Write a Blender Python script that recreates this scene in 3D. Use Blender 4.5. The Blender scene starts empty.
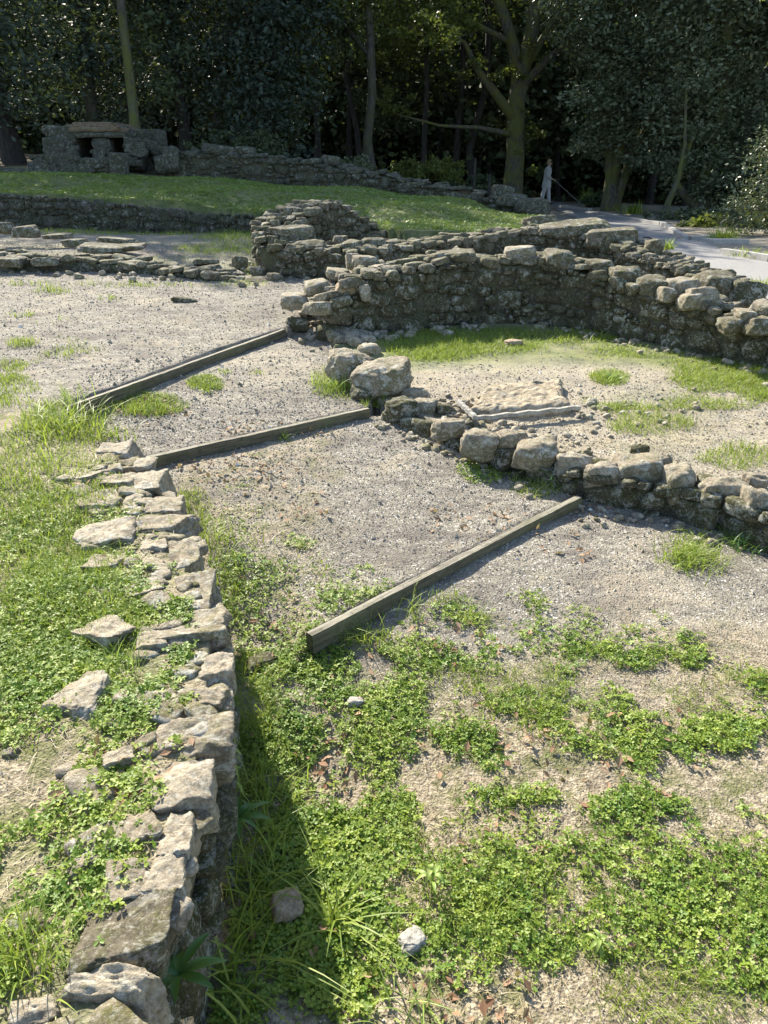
import bpy, math, random
import numpy as np
from mathutils import Vector
R = math.radians
rng = np.random.default_rng(7)
random.seed(7)
scene = bpy.context.scene
COL = scene.collection

# ------------------------------------------------------------------ camera, sky, sun
PITCH, F, CAMH = R(25.0), 745.0, 1.6
cd = bpy.data.cameras.new('camera'); cam = bpy.data.objects.new('camera', cd); COL.objects.link(cam)
cam.location = (0, 0, CAMH); cam.rotation_euler = (R(90) - PITCH, 0, 0)
cd.sensor_fit = 'VERTICAL'; cd.sensor_height = 24; cd.lens = 24 * F / 1024
cd.clip_start = .05; cd.clip_end = 1000
scene.camera = cam
SUN_EL, SUN_AZ = R(37), R(-29)       # azimuth measured from +Y, negative = to the left
w = bpy.data.worlds.new('World'); scene.world = w; w.use_nodes = True
nt = w.node_tree; bg = nt.nodes['Background']
sky = nt.nodes.new('ShaderNodeTexSky'); sky.sky_type = 'NISHITA'; sky.sun_disc = False
sky.sun_elevation = SUN_EL; sky.sun_rotation = SUN_AZ
nt.links.new(sky.outputs[0], bg.inputs[0]); bg.inputs[1].default_value = .11
sd = bpy.data.lights.new('sun', 'SUN'); sun = bpy.data.objects.new('sun', sd); COL.objects.link(sun)
sd.energy = 5.0; sd.angle = R(.55); sd.color = (1, .93, .80)
sdir = Vector((math.sin(SUN_AZ) * math.cos(SUN_EL), math.cos(SUN_AZ) * math.cos(SUN_EL), math.sin(SUN_EL)))
sun.rotation_euler = sdir.to_track_quat('Z', 'Y').to_euler()
scene.view_settings.view_transform = 'Standard'; scene.view_settings.look = 'None'
scene.view_settings.gamma = 1; scene.view_settings.use_curve_mapping = False
scene.view_settings.exposure = 1.36
scene.render.engine = 'CYCLES'
scene.cycles.max_bounces = 6; scene.cycles.transparent_max_bounces = 4

# ------------------------------------------------------------------ helpers
cP, sP = math.cos(PITCH), math.sin(PITCH)
def ray(px, py):
    v = (512 - py) / F
    return (px - 384) / F, cP + v * sP, -sP + v * cP
def P(px, py, z):                      # world point at height z under this bearing
    a, f, u = ray(px, py); t = (z - CAMH) / u
    return np.array([a * t, f * t, z])
def T(px, py, t):                      # world point at depth t
    a, f, u = ray(px, py)
    return np.array([a * t, f * t, CAMH + u * t])
def proj(X, Y, Z):
    dz = Z - CAMH
    t = np.maximum(Y * cP - dz * sP, .05)
    return 384 + F * X / t, 512 - F * (dz * cP + Y * sP) / t, t

def _h(i, j, k, s):
    n = (i * 374761393 + j * 668265263 + k * 2147483647 + s * 974634777) & 0xffffffff
    n = ((n ^ (n >> 13)) * 1274126177) & 0xffffffff
    n = ((n ^ (n >> 15)) * 2246822519) & 0xffffffff
    return ((n ^ (n >> 16)) & 0xffff) / 32767.5 - 1
def noise(p, scale=1., seed=0, octv=1, rough=.5):
    p = np.asarray(p, float) * scale; out = 0; a = 1; tot = 0
    for o in range(octv):
        i = np.floor(p).astype(np.int64); f = p - i; f = f * f * (3 - 2 * f)
        x, y, z = f[:, 0], f[:, 1], f[:, 2]; r = 0
        for dx in (0, 1):
            for dy in (0, 1):
                for dz in (0, 1):
                    r = r + _h(i[:, 0] + dx, i[:, 1] + dy, i[:, 2] + dz, seed + o) * \
                        (x if dx else 1 - x) * (y if dy else 1 - y) * (z if dz else 1 - z)
        out = out + a * r; tot += a; a *= rough; p = p * 2.03 + 7.1
    return out / tot
def noise2(X, Y, scale=1., seed=0, octv=1, rough=.5):
    X = np.asarray(X, float); sh = X.shape
    p = np.stack([X.ravel(), np.asarray(Y, float).ravel(), np.zeros(X.size) + .37], 1)
    return noise(p, scale, seed, octv, rough).reshape(sh)

def link(o, parent=None):
    COL.objects.link(o)
    if parent is not None: o.parent = parent
    return o
def mesh_obj(name, V, faces, mat, parent=None, smooth=True, attrs=None):
    """V (n,3); faces = list of (m,k) int arrays; attrs = {name: (n,) floats on points}"""
    me = bpy.data.meshes.new(name)
    V = np.asarray(V, np.float32)
    faces = [np.asarray(f) for f in faces if len(f)]
    me.vertices.add(len(V)); me.vertices.foreach_set('co', V.ravel())
    li = np.concatenate([f.ravel() for f in faces]).astype(np.int32)
    tot = np.concatenate([np.full(len(f), f.shape[1], np.int32) for f in faces])
    st = np.concatenate([[0], np.cumsum(tot)[:-1]]).astype(np.int32)
    me.loops.add(len(li)); me.loops.foreach_set('vertex_index', li)
    me.polygons.add(len(tot)); me.polygons.foreach_set('loop_start', st)
    me.polygons.foreach_set('use_smooth', np.full(len(tot), smooth))
    me.update(calc_edges=True)
    for k, a in (attrs or {}).items():
        at = me.attributes.new(k, 'FLOAT', 'POINT'); at.data.foreach_set('value', np.asarray(a, np.float32))
    me.materials.append(mat)
    o = bpy.data.objects.new(name, me)
    return link(o, parent)
def tag(o, label=None, cat=None, group=None, kind=None):
    if label: o['label'] = label
    if cat: o['category'] = cat
    if group: o['group'] = group
    if kind: o['kind'] = kind
    return o
def empty(name, loc, label, cat, group=None):
    o = bpy.data.objects.new(name, None); o.empty_display_size = .1
    o.location = tuple(float(c) for c in loc); link(o)
    return tag(o, label, cat, group)
class Acc:
    """collects pieces into one mesh, in coordinates relative to an origin"""
    def __init__(s, origin=(0, 0, 0)): s.V = []; s.F = {}; s.n = 0; s.t = []; s.o = np.array([float(c) for c in origin])
    def add(s, V, faces, tint=None):
        V = np.asarray(V, float)
        for f in (faces if isinstance(faces, list) else [faces]):
            f = np.asarray(f); s.F.setdefault(f.shape[1], []).append(f + s.n)
        s.V.append(V - s.o); s.n += len(V)
        s.t.append(np.full(len(V), random.random() if tint is None else 0.) + (0 if tint is None else tint))
    def build(s, name, mat, parent=None, smooth=True):
        return mesh_obj(name, np.concatenate(s.V), [np.concatenate(f) for f in s.F.values()], mat, parent, smooth,
                        {'tint': np.concatenate(s.t)})

# ------------------------------------------------------------------ materials
class NB:
    def __init__(s, name):
        s.m = bpy.data.materials.new(name); s.m.use_nodes = True; s.t = s.m.node_tree; s.N = s.t.nodes
        s.b = s.N['Principled BSDF']; s.out = s.N['Material Output']
    def n(s, ty, **kw):
        x = s.N.new(ty)
        for k, v in kw.items(): setattr(x, k, v)
        return x
    def l(s, a, b): s.t.links.new(a, b)
    def obj(s): return s.n('ShaderNodeTexCoord').outputs['Object']
    def noise(s, vec, scale, det=5, rough=.55, dist=0):
        x = s.n('ShaderNodeTexNoise'); x.inputs['Scale'].default_value = scale; x.inputs['Detail'].default_value = det
        x.inputs['Roughness'].default_value = rough; x.inputs['Distortion'].default_value = dist
        s.l(vec, x.inputs['Vector']); return x.outputs['Fac']
    def ramp(s, fac, lo, hi, a=0., b=1.):
        x = s.n('ShaderNodeMapRange'); x.interpolation_type = 'SMOOTHSTEP'
        for i, v in enumerate((lo, hi, a, b)): x.inputs[i + 1].default_value = v
        s.l(fac, x.inputs[0]); return x.outputs[0]
    def mix(s, fac, A, B, mode='MIX'):
        x = s.n('ShaderNodeMix', data_type='RGBA', blend_type=mode)
        for i, v in ((0, fac), (6, A), (7, B)):
            if isinstance(v, (int, float)): x.inputs[i].default_value = v
            elif isinstance(v, tuple): x.inputs[i].default_value = (*v, 1)
            else: s.l(v, x.inputs[i])
        return x.outputs[2]
    def math(s, op, a, b=0.):
        x = s.n('ShaderNodeMath', operation=op)
        for i, v in enumerate((a, b)):
            if isinstance(v, (int, float)): x.inputs[i].default_value = v
            else: s.l(v, x.inputs[i])
        return x.outputs[0]
    def attr(s, name):
        x = s.n('ShaderNodeAttribute'); x.attribute_name = name; return x.outputs['Fac']
    def bump(s, h, strength, dist, prev=None):
        x = s.n('ShaderNodeBump'); x.inputs['Strength'].default_value = strength; x.inputs['Distance'].default_value = dist
        s.l(h, x.inputs['Height'])
        if prev: s.l(prev, x.inputs['Normal'])
        return x.outputs[0]

def stone_mat(name, c1, c2, c3, moss=.3, mosscol=(.09, .085, .025), lichen=.5, sc=1., stain=.5):
    b = NB(name); v = b.obj()
    n1 = b.noise(v, 7 * sc, 6, .62); n2 = b.noise(v, 30 * sc, 6, .78); n3 = b.noise(v, 95 * sc, 5, .8)
    tint = b.attr('tint')
    c = b.mix(b.ramp(n1, .35, .65), c1, c2)
    c = b.mix(b.ramp(tint, 0, 1, .0, .75), c, c3)
    # brown organic crust, broken up finely
    c = b.mix(b.math('MULTIPLY', b.ramp(b.noise(v, 10 * sc, 7, .8, .5), .45, .58), .75), c, tuple(x * .5 for x in c1))
    g = b.n('ShaderNodeNewGeometry'); sx = b.n('ShaderNodeSeparateXYZ'); b.l(g.outputs['Normal'], sx.inputs[0])
    up = b.ramp(sx.outputs['Z'], -.5, .7, .45, 1)
    mo = b.math('MULTIPLY', b.ramp(b.noise(v, 4.2 * sc, 7, .7, .3), .62 - moss * .35, .74 - moss * .3), up)
    mo = b.math('MULTIPLY', mo, b.ramp(b.noise(v, 55 * sc, 5, .8), .40, .54, .25, 1))
    mc = b.mix(b.ramp(n2, .35, .65), mosscol, tuple(x * 2.3 for x in mosscol))
    c = b.mix(b.math('MULTIPLY', mo, .9), c, mc)
    # pale lichen crusts
    li = b.math('MULTIPLY', b.ramp(b.noise(v, 17 * sc, 7, .82, .8), .51, .57), b.ramp(b.noise(v, 3.1 * sc, 3), .38, .58, .25, 1))
    c = b.mix(b.math('MULTIPLY', li, lichen), c, (.56, .55, .48))
    c = b.mix(b.ramp(n2, .48, .66, 0, stain), c, (.05, .045, .035))
    c = b.mix(b.ramp(n3, .47, .64, 0, .5), c, tuple(x * .4 for x in c1))
    c = b.mix(b.ramp(n3, .46, .36, 0, .35), c, (.62, .59, .52))
    b.l(c, b.b.inputs['Base Color']); b.b.inputs['Roughness'].default_value = .92
    b.b.inputs['Specular IOR Level'].default_value = .25
    q = b.bump(n1, .5, .02 / sc); q = b.bump(n2, .7, .014 / sc, q); q = b.bump(n3, .8, .006 / sc, q)
    b.l(q, b.b.inputs['Normal'])
    return b.m
def leaf_mat(name, c1, c2, trans=.35, rough=.5, spec=.4):
    b = NB(name); t = b.attr('tint')
    c = b.mix(t, c1, c2)
    b.l(c, b.b.inputs['Base Color']); b.b.inputs['Roughness'].default_value = rough
    b.b.inputs['Specular IOR Level'].default_value = spec
    tr = b.n('ShaderNodeBsdfTranslucent'); b.l(b.mix(.35, c, (.30, .42, .03)), tr.inputs[0])
    m = b.n('ShaderNodeMixShader'); m.inputs[0].default_value = trans
    b.l(b.b.outputs[0], m.inputs[1]); b.l(tr.outputs[0], m.inputs[2]); b.l(m.outputs[0], b.out.inputs['Surface'])
    return b.m
def bark_mat(name, c1, c2, mosscol=None, moss=.5):
    b = NB(name); v = b.obj()
    mp = b.n('ShaderNodeMapping'); mp.inputs['Scale'].default_value = (1, 1, .25); b.l(v, mp.inputs[0])
    n = b.noise(mp.outputs[0], 14, 6, .7); c = b.mix(b.ramp(n, .35, .65), c1, c2)
    if mosscol:
        c = b.mix(b.math('MULTIPLY', b.ramp(b.noise(v, 1.6, 5, .7), .6 - moss * .4, .72 - moss * .3), .9), c, mosscol)
    b.l(c, b.b.inputs['Base Color']); b.b.inputs['Roughness'].default_value = .9
    b.l(b.bump(n, 1, .03), b.b.inputs['Normal'])
    return b.m
def plain(name, c, rough=.8, var=.35, sc=20, bump=.3, c2=None):
    b = NB(name); v = b.obj(); n = b.noise(v, sc, 5, .65)
    b.l(b.mix(b.ramp(n, .3, .7), tuple(x * (1 - var) for x in c) if c2 is None else c2, c), b.b.inputs['Base Color'])
    b.b.inputs['Roughness'].default_value = rough; b.l(b.bump(n, bump, .01), b.b.inputs['Normal'])
    return b.m

M = {}
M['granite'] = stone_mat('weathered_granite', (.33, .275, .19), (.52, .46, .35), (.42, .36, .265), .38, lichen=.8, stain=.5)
M['granite_mid'] = stone_mat('mid_granite', (.11, .092, .06), (.29, .25, .18), (.19, .16, .11), .62, (.06, .06, .016), lichen=.6, stain=.55)  # mid-dark granite tone with plenty of moss
M['granite_pale'] = stone_mat('pale_granite', (.42, .39, .33), (.60, .57, .50), (.5, .47, .4), .0, lichen=.5, stain=.2)
M['granite_tan'] = stone_mat('tan_granite', (.42, .30, .18), (.55, .42, .27), (.4, .32, .22), .0, lichen=.2, stain=.2)
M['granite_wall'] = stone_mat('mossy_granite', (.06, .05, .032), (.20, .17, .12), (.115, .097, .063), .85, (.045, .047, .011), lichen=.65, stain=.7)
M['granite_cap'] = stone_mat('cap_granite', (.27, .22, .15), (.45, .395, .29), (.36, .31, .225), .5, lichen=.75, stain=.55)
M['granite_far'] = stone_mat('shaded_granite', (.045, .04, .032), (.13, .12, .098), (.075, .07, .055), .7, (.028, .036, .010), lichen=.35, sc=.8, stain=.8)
M['core'] = stone_mat('wall_earth', (.055, .047, .032), (.11, .095, .065), (.07, .06, .04), .6, (.045, .055, .012), lichen=.15, sc=1.6, stain=.8)
M['roofstone'] = stone_mat('rusty_slab', (.20, .13, .07), (.27, .18, .10), (.22, .17, .12), .35, lichen=.25)
M['clover'] = leaf_mat('clover_leaf', (.11, .22, .03), (.37, .44, .065), .42)
M['grass'] = leaf_mat('grass_blade', (.15, .23, .03), (.36, .41, .075), .42)
M['grass_far'] = leaf_mat('turf_blade', (.11, .20, .04), (.30, .36, .09), .35)
M['straw'] = leaf_mat('dry_blade', (.33, .27, .15), (.47, .39, .23), .25)
M['litter'] = leaf_mat('dead_leaf', (.17, .085, .05), (.45, .30, .19), .2, .7, .2)
M['weed'] = leaf_mat('weed_leaf', (.06, .15, .03), (.12, .22, .05), .3, .4)
M['palegreen'] = leaf_mat('pale_shoot', (.25, .36, .08), (.38, .46, .12), .4)
M['leaf_dark'] = leaf_mat('dark_leaf', (.045, .062, .032), (.10, .125, .065), .15, .65, .15)
M['leaf_glossy'] = leaf_mat('glossy_leaf', (.07, .09, .045), (.18, .205, .12), .12, .42, .4)
M['leaf_mid'] = leaf_mat('oak_leaf', (.08, .10, .03), (.18, .20, .05), .42, .45)
M['leaf_blue'] = leaf_mat('blue_leaf', (.04, .058, .045), (.085, .11, .085), .12, .65, .15)
M['bark'] = bark_mat('bark', (.03, .027, .022), (.09, .08, .065), (.05, .06, .018), .35)
M['bark_moss'] = bark_mat('mossy_bark', (.05, .045, .035), (.12, .11, .085), (.11, .12, .025), .5)
M['bark_dark'] = bark_mat('dark_bark', (.015, .013, .011), (.045, .04, .033))

def board_mat():
    b = NB('weathered_timber'); v = b.obj()
    mp = b.n('ShaderNodeMapping'); mp.inputs['Scale'].default_value = (1.2, 22, 22); b.l(v, mp.inputs[0])
    n = b.noise(mp.outputs[0], 3.2, 7, .7); n2 = b.noise(v, 4, 4)
    c = b.mix(b.ramp(n, .34, .66), (.06, .05, .03), (.17, .145, .095))
    c = b.mix(b.ramp(n2, .42, .68, 0, .7), c, (.15, .145, .07))
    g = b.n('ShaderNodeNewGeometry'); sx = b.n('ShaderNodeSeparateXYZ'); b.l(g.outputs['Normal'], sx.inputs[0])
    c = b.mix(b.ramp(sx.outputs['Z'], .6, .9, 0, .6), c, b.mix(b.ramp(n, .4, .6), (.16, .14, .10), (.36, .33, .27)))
    c = b.mix(b.ramp(b.noise(v, 22, 6, .8), .52, .62, 0, .6), c, (.05, .06, .02))      # top edge paler, dark green flecks all over
    b.l(c, b.b.inputs['Base Color']); b.b.inputs['Roughness'].default_value = .85
    b.l(b.bump(n, .8, .006), b.b.inputs['Normal']); return b.m
M['board'] = board_mat()

def ground_mat():
    b = NB('ground'); v = b.obj()
    gr, so, fo = b.attr('gravel'), b.attr('straw'), b.attr('woods')
    big = b.noise(v, .9, 5, .6); mid = b.noise(v, 6, 6, .65); fine = b.noise(v, 60, 5, .75); vf = b.noise(v, 220, 3, .7)
    vo = b.n('ShaderNodeTexVoronoi'); vo.inputs['Scale'].default_value = 130; b.l(v, vo.inputs['Vector'])
    grain = vo.outputs['Color']; gs = b.n('ShaderNodeSeparateColor'); b.l(grain, gs.inputs[0])
    G = b.mix(b.ramp(mid, .3, .7), (.235, .212, .160), (.375, .342, .268))
    G = b.mix(b.ramp(gs.outputs[0], 0, 1, 0, .62), G, (.17, .155, .14))
    G = b.mix(b.ramp(gs.outputs[1], .86, .95, 0, .8), G, (.60, .57, .52))
    G = b.mix(b.ramp(mid, .46, .68, 0, .8), G, (.15, .135, .11))
    mp = b.n('ShaderNodeMapping'); mp.inputs['Scale'].default_value = (1, 2.2, 1); b.l(v, mp.inputs[0])
    G = b.mix(b.ramp(b.noise(mp.outputs[0], 2.6, 8, .8, .5), .49, .58, 0, .8), G, (.15, .13, .11))
    G = b.mix(b.ramp(b.noise(mp.outputs[0], 14, 6, .8, .3), .52, .62, 0, .6), G, (.13, .12, .10))
    G = b.mix(b.ramp(b.noise(v, 1.3, 6, .75, .4), .52, .62, 0, .35), G, (.47, .40, .28))
    G = b.mix(b.ramp(b.noise(v, 26, 6, .8), .50, .66, 0, .75), G, (.12, .11, .09))                      # dusty dark drifts
    S = b.mix(b.ramp(fine, .35, .65), (.15, .12, .08), (.43, .365, .26))                # dry straw, soil
    S = b.mix(b.ramp(b.noise(v, 11, 5, .7), .45, .62, 0, .8), S, (.12, .13, .045))
    c = b.mix(b.ramp(b.math('ADD', so, b.math('MULTIPLY', b.math('SUBTRACT', mid, .5), 1.3)), .25, .75), G, S)
    c = b.mix(b.math('MULTIPLY', b.attr('pale'), b.ramp(mid, .3, .7, .25, .75)), c, b.mix(b.ramp(fine, .4, .6), (.30, .25, .17), (.50, .44, .33)))
    c = b.mix(b.math('MULTIPLY', b.attr('turf'), b.ramp(fine, .25, .5, .5, 1)), c, b.mix(b.ramp(mid, .35, .65), (.08, .115, .03), (.20, .22, .075)))  # turf green, also the painted wall shade on the hut floor
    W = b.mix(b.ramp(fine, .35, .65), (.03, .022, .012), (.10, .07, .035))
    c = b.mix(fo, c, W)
    c = b.mix(b.ramp(b.noise(v, 2.2, 6, .7), .52, .68, 0, .35), c, (.12, .10, .075))
    b.l(c, b.b.inputs['Base Color']); b.b.inputs['Roughness'].default_value = .95
    b.b.inputs['Specular IOR Level'].default_value = .2
    q = b.bump(mid, .7, .02); q = b.bump(fine, .8, .008, q); q = b.bump(vo.outputs['Distance'], .7, .005, q); q = b.bump(vf, .5, .002, q)
    b.l(q, b.b.inputs['Normal']); return b.m
M['ground'] = ground_mat()
M['path'] = plain('path_gravel', (.27, .262, .25), .9, .3, 30, .5)
M['kerb'] = plain('kerb_stone', (.42, .40, .37), .85, .25, 12, .3)

# ------------------------------------------------------------------ lines of the place (metres)
BACK = []
B1a, B1b = P(309, 634, .123), P(579, 496, .123)
B2a, B2b = P(138, 459, .25), P(368, 408, .25)
B3a, B3b = P(66, 407, .38), P(284, 329, .38)
Ledge = [np.array(p) for p in ((-.36, -1.6, .46), (-.35, .3, .46))] + [P(186, 880, .47), P(216, 770, .46), P(232, 690, .45), P(233, 640, .43),
         P(217, 590, .42), P(196, 543, .42), P(181, 492, .42), P(166, 466, .42), P(120, 446, .42)]
Dline = [P(392, 408, .24), P(432, 420, .235), P(482, 436, .235), P(532, 450, .24), P(575, 462, .235), P(635, 470, .235), P(692, 480, .23), P(740, 492, .23), P(800, 506, .26), P(900, 528, .27), P(1050, 545, .27)]
Aln = [(322, 285, 6.35, .0), (350, 265, 6.35, 0), (400, 259, 6.4, 0), (458, 246, 6.6, 0), (482, 252, 6.6, 0), (550, 250, 6.6, 0), (600, 261, 6.35, 0), (645, 276, 6.05, 0), (700, 288, 5.75, 0), (768, 313, 5.4, 0), (850, 330, 5.0, 0), (1000, 350, 4.5, 0)]
Aline = [T(a, b_, c) - np.array([0, 0, .045]) for a, b_, c, _ in Aln]
Bln = [(385, 234, 9.7), (355, 214, 9.75), (322, 196, 9.3), (292, 203, 8.9), (276, 218, 8.5), (284, 236, 8.1), (345, 243, 7.9), (440, 233, 8.3), (520, 224, 8.8), (575, 221, 8.8), (612, 230, 8.55), (650, 246, 8.1), (700, 263, 7.6), (742, 277, 7.1)]
Bline = [T(*p) - np.array([0, 0, .05]) for p in Bln]
W2l = [(-330, 178, 12.2), (-150, 184, 12.1), (0, 191, 12.0), (70, 197, 12.0), (140, 204, 12.0), (200, 211, 12.0), (258, 214, 11.8)]
W2 = [T(*p) for p in W2l]
W3l = [(-260, 240, 8.6), (-60, 248, 8.4), (20, 254, 8.3), (90, 257, 8.3), (150, 262, 8.2), (215, 272, 8.0), (278, 282, 7.8)]
W3 = [T(*p) for p in W3l]
WBl = [(168, 152, 17.2), (215, 150, 17.1), (270, 155, 17), (340, 165, 16.8), (400, 176, 16.5), (455, 187, 16.2), (505, 197, 15.9), (538, 203, 15.6)]
WB = [T(*p) for p in WBl]

def inpoly(X, Y, poly):
    r = np.zeros(X.shape, bool); n = len(poly)
    for i in range(n):
        x1, y1 = poly[i][:2]; x2, y2 = poly[(i + 1) % n][:2]
        if y1 == y2: continue
        c = ((y1 > Y) != (y2 > Y)) & (X < (x2 - x1) * (Y - y1) / (y2 - y1) + x1)
        r ^= c
    return r
def idw(X, Y, pts, p=3.):
    num = 0; den = 0
    for x, y, z in pts:
        w_ = 1 / ((X - x) ** 2 + (Y - y) ** 2 + .05) ** (p / 2); num = num + w_ * z; den = den + w_
    return num / den
xy = lambda p, dx=0, dy=0: (p[0] + dx, p[1] + dy)
POLY_T1 = [xy(B1a, -.01, .03), xy(B1b, -.01, .03), xy(Dline[3]), xy(Dline[2]), xy(Dline[1]), xy(Dline[0]), xy(B2b, 0, .05), xy(B2a, 0, .05), (-1.2, 3.1), (-.85, 2.6), (-.5, 2.0), (-.45, 1.75)]
POLY_T2 = [xy(B2a, -.01, .03), xy(B2b, -.01, .03), (.05, 5.1), xy(P(322, 350, .35)), xy(B3b, .03, .06), xy(B3a, -.02, .05), (-1.6, 3.7)]
POLY_L = [(-.40, -5)] + [xy(p, -.055, 0) for p in Ledge[:-1]] + [(-1.45, 3.45), xy(B3a, -.02, .03), xy(B3b, -.01, .03), (-.75, 6.5), (-.5, 7.6), (-1.0, 9), (-1.9, 12.4), (-1.9, 14), (-40, 14), (-40, -5)]
POLY_R6 = [xy(p) for p in Dline[:]] + [(9, 4)] + [xy(p) for p in Aline[::-1]] + [xy(P(335, 345, .3)), xy(P(345, 370, .3))]
POLY_U = [(-40, W2[0][1] + .05)] + [xy(p, 0, .05) for p in W2] + [(-1.3, 12.0), (-.9, 10.6), xy(Bline[1], .0, .3), (.3, 10.2), (1.5, 10.4), (2.6, 12.5), (3.2, 15.8), (3.2, 80), (-40, 80)]
C_R0 = [(0, 0, 0), (1, 1, 0), (-.2, 1, -.06), (-.25, 1.6, -.07), (-.4, 2.1, .0), (-.25, 2.15, .03), (.3, .8, -.02), (0, 2, .0), (1, 3, .05), (2, 2, .02), (2, 3, .03), (.5, 2.3, .03), (1.3, 3.2, .06), (0, -4, 0), (4, 0, .03), (-.2, 2.25, .08), (.1, 2.5, .092), (.4, 2.8, .092), (.7, 3.1, .092), (1.0, 3.4, .092), (4, 2.5, .03), (8, 3, .1),
        (.9, 7.3, .36), (2.5, 7.2, .33), (0, 8, .4), (3.8, 7, .32), (4.4, 8.8, .30), (5, 11, .24), (4.6, 13, .2), (6, 18, .12), (6.8, 34, 0), (8, 25, .05), (14, 20, 0), (20, 40, -.4), (-.5, 8, .45), (3, 10, .35), (3.6, 16, .35), (10, 8, .1), (14, 12, 0), (6, 60, 0), (30, 80, 0)]
C_L = [(-.45, 0, .445), (-.43, .5, .445), (-.42, 1, .445), (-.44, 1.5, .43), (-.6, 1.9, .42), (-.8, 2.4, .405), (-.95, 2.8, .40), (-1.1, 3.1, .39), (-.75, 0, .40), (-.75, 1, .39), (-.8, 1.7, .37), (-1.2, 2.4, .36), (-2, 1, .42), (-2, 3, .42), (-1.5, 3.6, .37), (-2, 4.6, .375), (-.95, 6.2, .38), (-3, 6, .45), (-2, 7.5, .47), (-3.8, 7.6, .52), (-.8, 7.4, .46), (-1.1, 8.2, .5), (-2, 9, .58), (-4, 10, .63), (-2.2, 11.8, .62), (-6, 12, .66), (-10, 8, .7), (-10, 2, .6)]
C_U = [(-6.1, 12.8, 1.19), (-12, 12.8, 1.3), (-2, 12.8, .93), (-4.2, 12.8, 1.10), (-.8, 11.4, .86), (.3, 10.6, .82), (1.6, 11, .76), (2.4, 13, .68), (-7.2, 17.5, 1.42), (-4.2, 17.3, 1.33), (-1, 17.3, 1.14), (1, 16.9, .97), (3, 16.4, .62), (-3.5, 15, 1.2), (0, 14, .98),
       (-8, 20, 1.6), (-12, 18, 1.6), (-14, 28, 2.0), (-5, 24, 1.6), (0, 26, 1.0), (3, 22, .4), (3, 34, .15), (-4, 36, 1.4), (-20, 50, 2.5), (0, 60, 1)]
def beyond(X, Y, a, b):                # distance behind the line a-b
    dx, dy = b[0] - a[0], b[1] - a[1]; return ((Y - a[1]) * dx - (X - a[0]) * dy) / math.hypot(dx, dy)
def hraw(X, Y):
    H = idw(X, Y, C_R0)
    H = np.where(inpoly(X, Y, POLY_L), idw(X, Y, C_L), H)
    r6 = .20 + np.clip((Y - 3.4) / 2.6, 0, 1) * .10
    H = np.where(inpoly(X, Y, POLY_R6), r6, H)
    # the first terrace slumps towards the trench by the left wall
    t1 = .112 + .08 * np.clip((beyond(X, Y, B1a, B1b) - .25) / 1.1, 0, 1); uu = np.clip((-.20 - X) / .16, 0, 1) * np.clip((2.75 - Y) / .6, 0, 1); uu = uu * uu * (3 - 2 * uu); t1 = t1 * (1 - uu) + (idw(X, Y, C_R0) + .005) * uu
    H = np.where(inpoly(X, Y, POLY_T1), t1, H)
    H = np.where(inpoly(X, Y, POLY_T2), .238 + .085 * np.clip((beyond(X, Y, B2a, B2b) - .2) / .9, 0, 1), H)
    H = np.where(inpoly(X, Y, POLY_U), idw(X, Y, C_U), H)
    return H
# perspective-friendly grid: rows spaced wider with distance, columns fan out
Y0 = -3.0
ys = [Y0]
while ys[-1] < 130: ys.append(ys[-1] + max(.016, .0075 * (ys[-1] + .9)) if ys[-1] < 14 else ys[-1] + .02 * ys[-1])
ys = np.array(ys); NU = 560
us = np.linspace(-1, 1, NU); us = 1.15 * (us * .62 + .38 * us ** 3)
YY = np.repeat(ys[:, None], NU, 1); XX = us[None, :] * (YY + 4.6)
H0 = hraw(XX, YY)
Hs = H0.copy()
for _ in range(14):
    Hs[1:-1, 1:-1] = (Hs[1:-1, 1:-1] * 2 + Hs[:-2, 1:-1] + Hs[2:, 1:-1] + Hs[1:-1, :-2] + Hs[1:-1, 2:]) / 6
k = np.clip((YY - 16.9) / 1.5, 0, 1); HH = H0 * (1 - k) + Hs * k + 20 * np.clip((YY - 52) / 20, 0, 1) ** 1.2
HH = HH + .012 * noise2(XX, YY, 3.1, 3, 4) + .006 * noise2(XX, YY, 18, 9, 3, .6) + .02 * noise2(XX, YY, .8, 5, 2) * np.clip(YY / 6, .3, 1) + .05 * noise2(XX, YY, .5, 5, 2) * np.clip((YY - 18) / 4, 0, 1)
def hz(x, y):
    x = np.atleast_1d(np.asarray(x, float)); y = np.atleast_1d(np.asarray(y, float))
    i = np.clip(np.searchsorted(ys, y) - 1, 0, len(ys) - 2); fy = np.clip((y - ys[i]) / (ys[i + 1] - ys[i]), 0, 1)
    def row(r):
        u = x / (ys[r] + 4.6); j = np.clip(np.searchsorted(us, u) - 1, 0, NU - 2); fu = np.clip((u - us[j]) / (us[j + 1] - us[j]), 0, 1)
        return HH[r, j] * (1 - fu) + HH[r, j + 1] * fu
    return row(i) * (1 - fy) + row(i + 1) * fy
def G(px, py, dz=0.):                  # the ground point seen along this bearing (first hit)
    a, f, u = ray(px, py)
    t = np.concatenate([np.arange(.8, 14, .01), np.arange(14, 60, .05)])
    d = CAMH + u * t - hz(a * t, f * t)
    hit = np.where(d < 0)[0]; t_ = t[hit[0]] if len(hit) else 40.
    x, y = a * t_, f * t_
    return np.array([x, y, float(hz(x, y)[0]) + dz])
nr = len(ys); idx = np.arange(nr * NU).reshape(nr, NU)
quads = np.stack([idx[:-1, :-1], idx[:-1, 1:], idx[1:, 1:], idx[1:, :-1]], -1).reshape(-1, 4)
inL = inpoly(XX, YY, POLY_L); inU = inpoly(XX, YY, POLY_U); in1 = inpoly(XX, YY, POLY_T1); in2 = inpoly(XX, YY, POLY_T2); in6 = inpoly(XX, YY, POLY_R6)
PXg, PYg, Tg = proj(XX, YY, HH)
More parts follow.
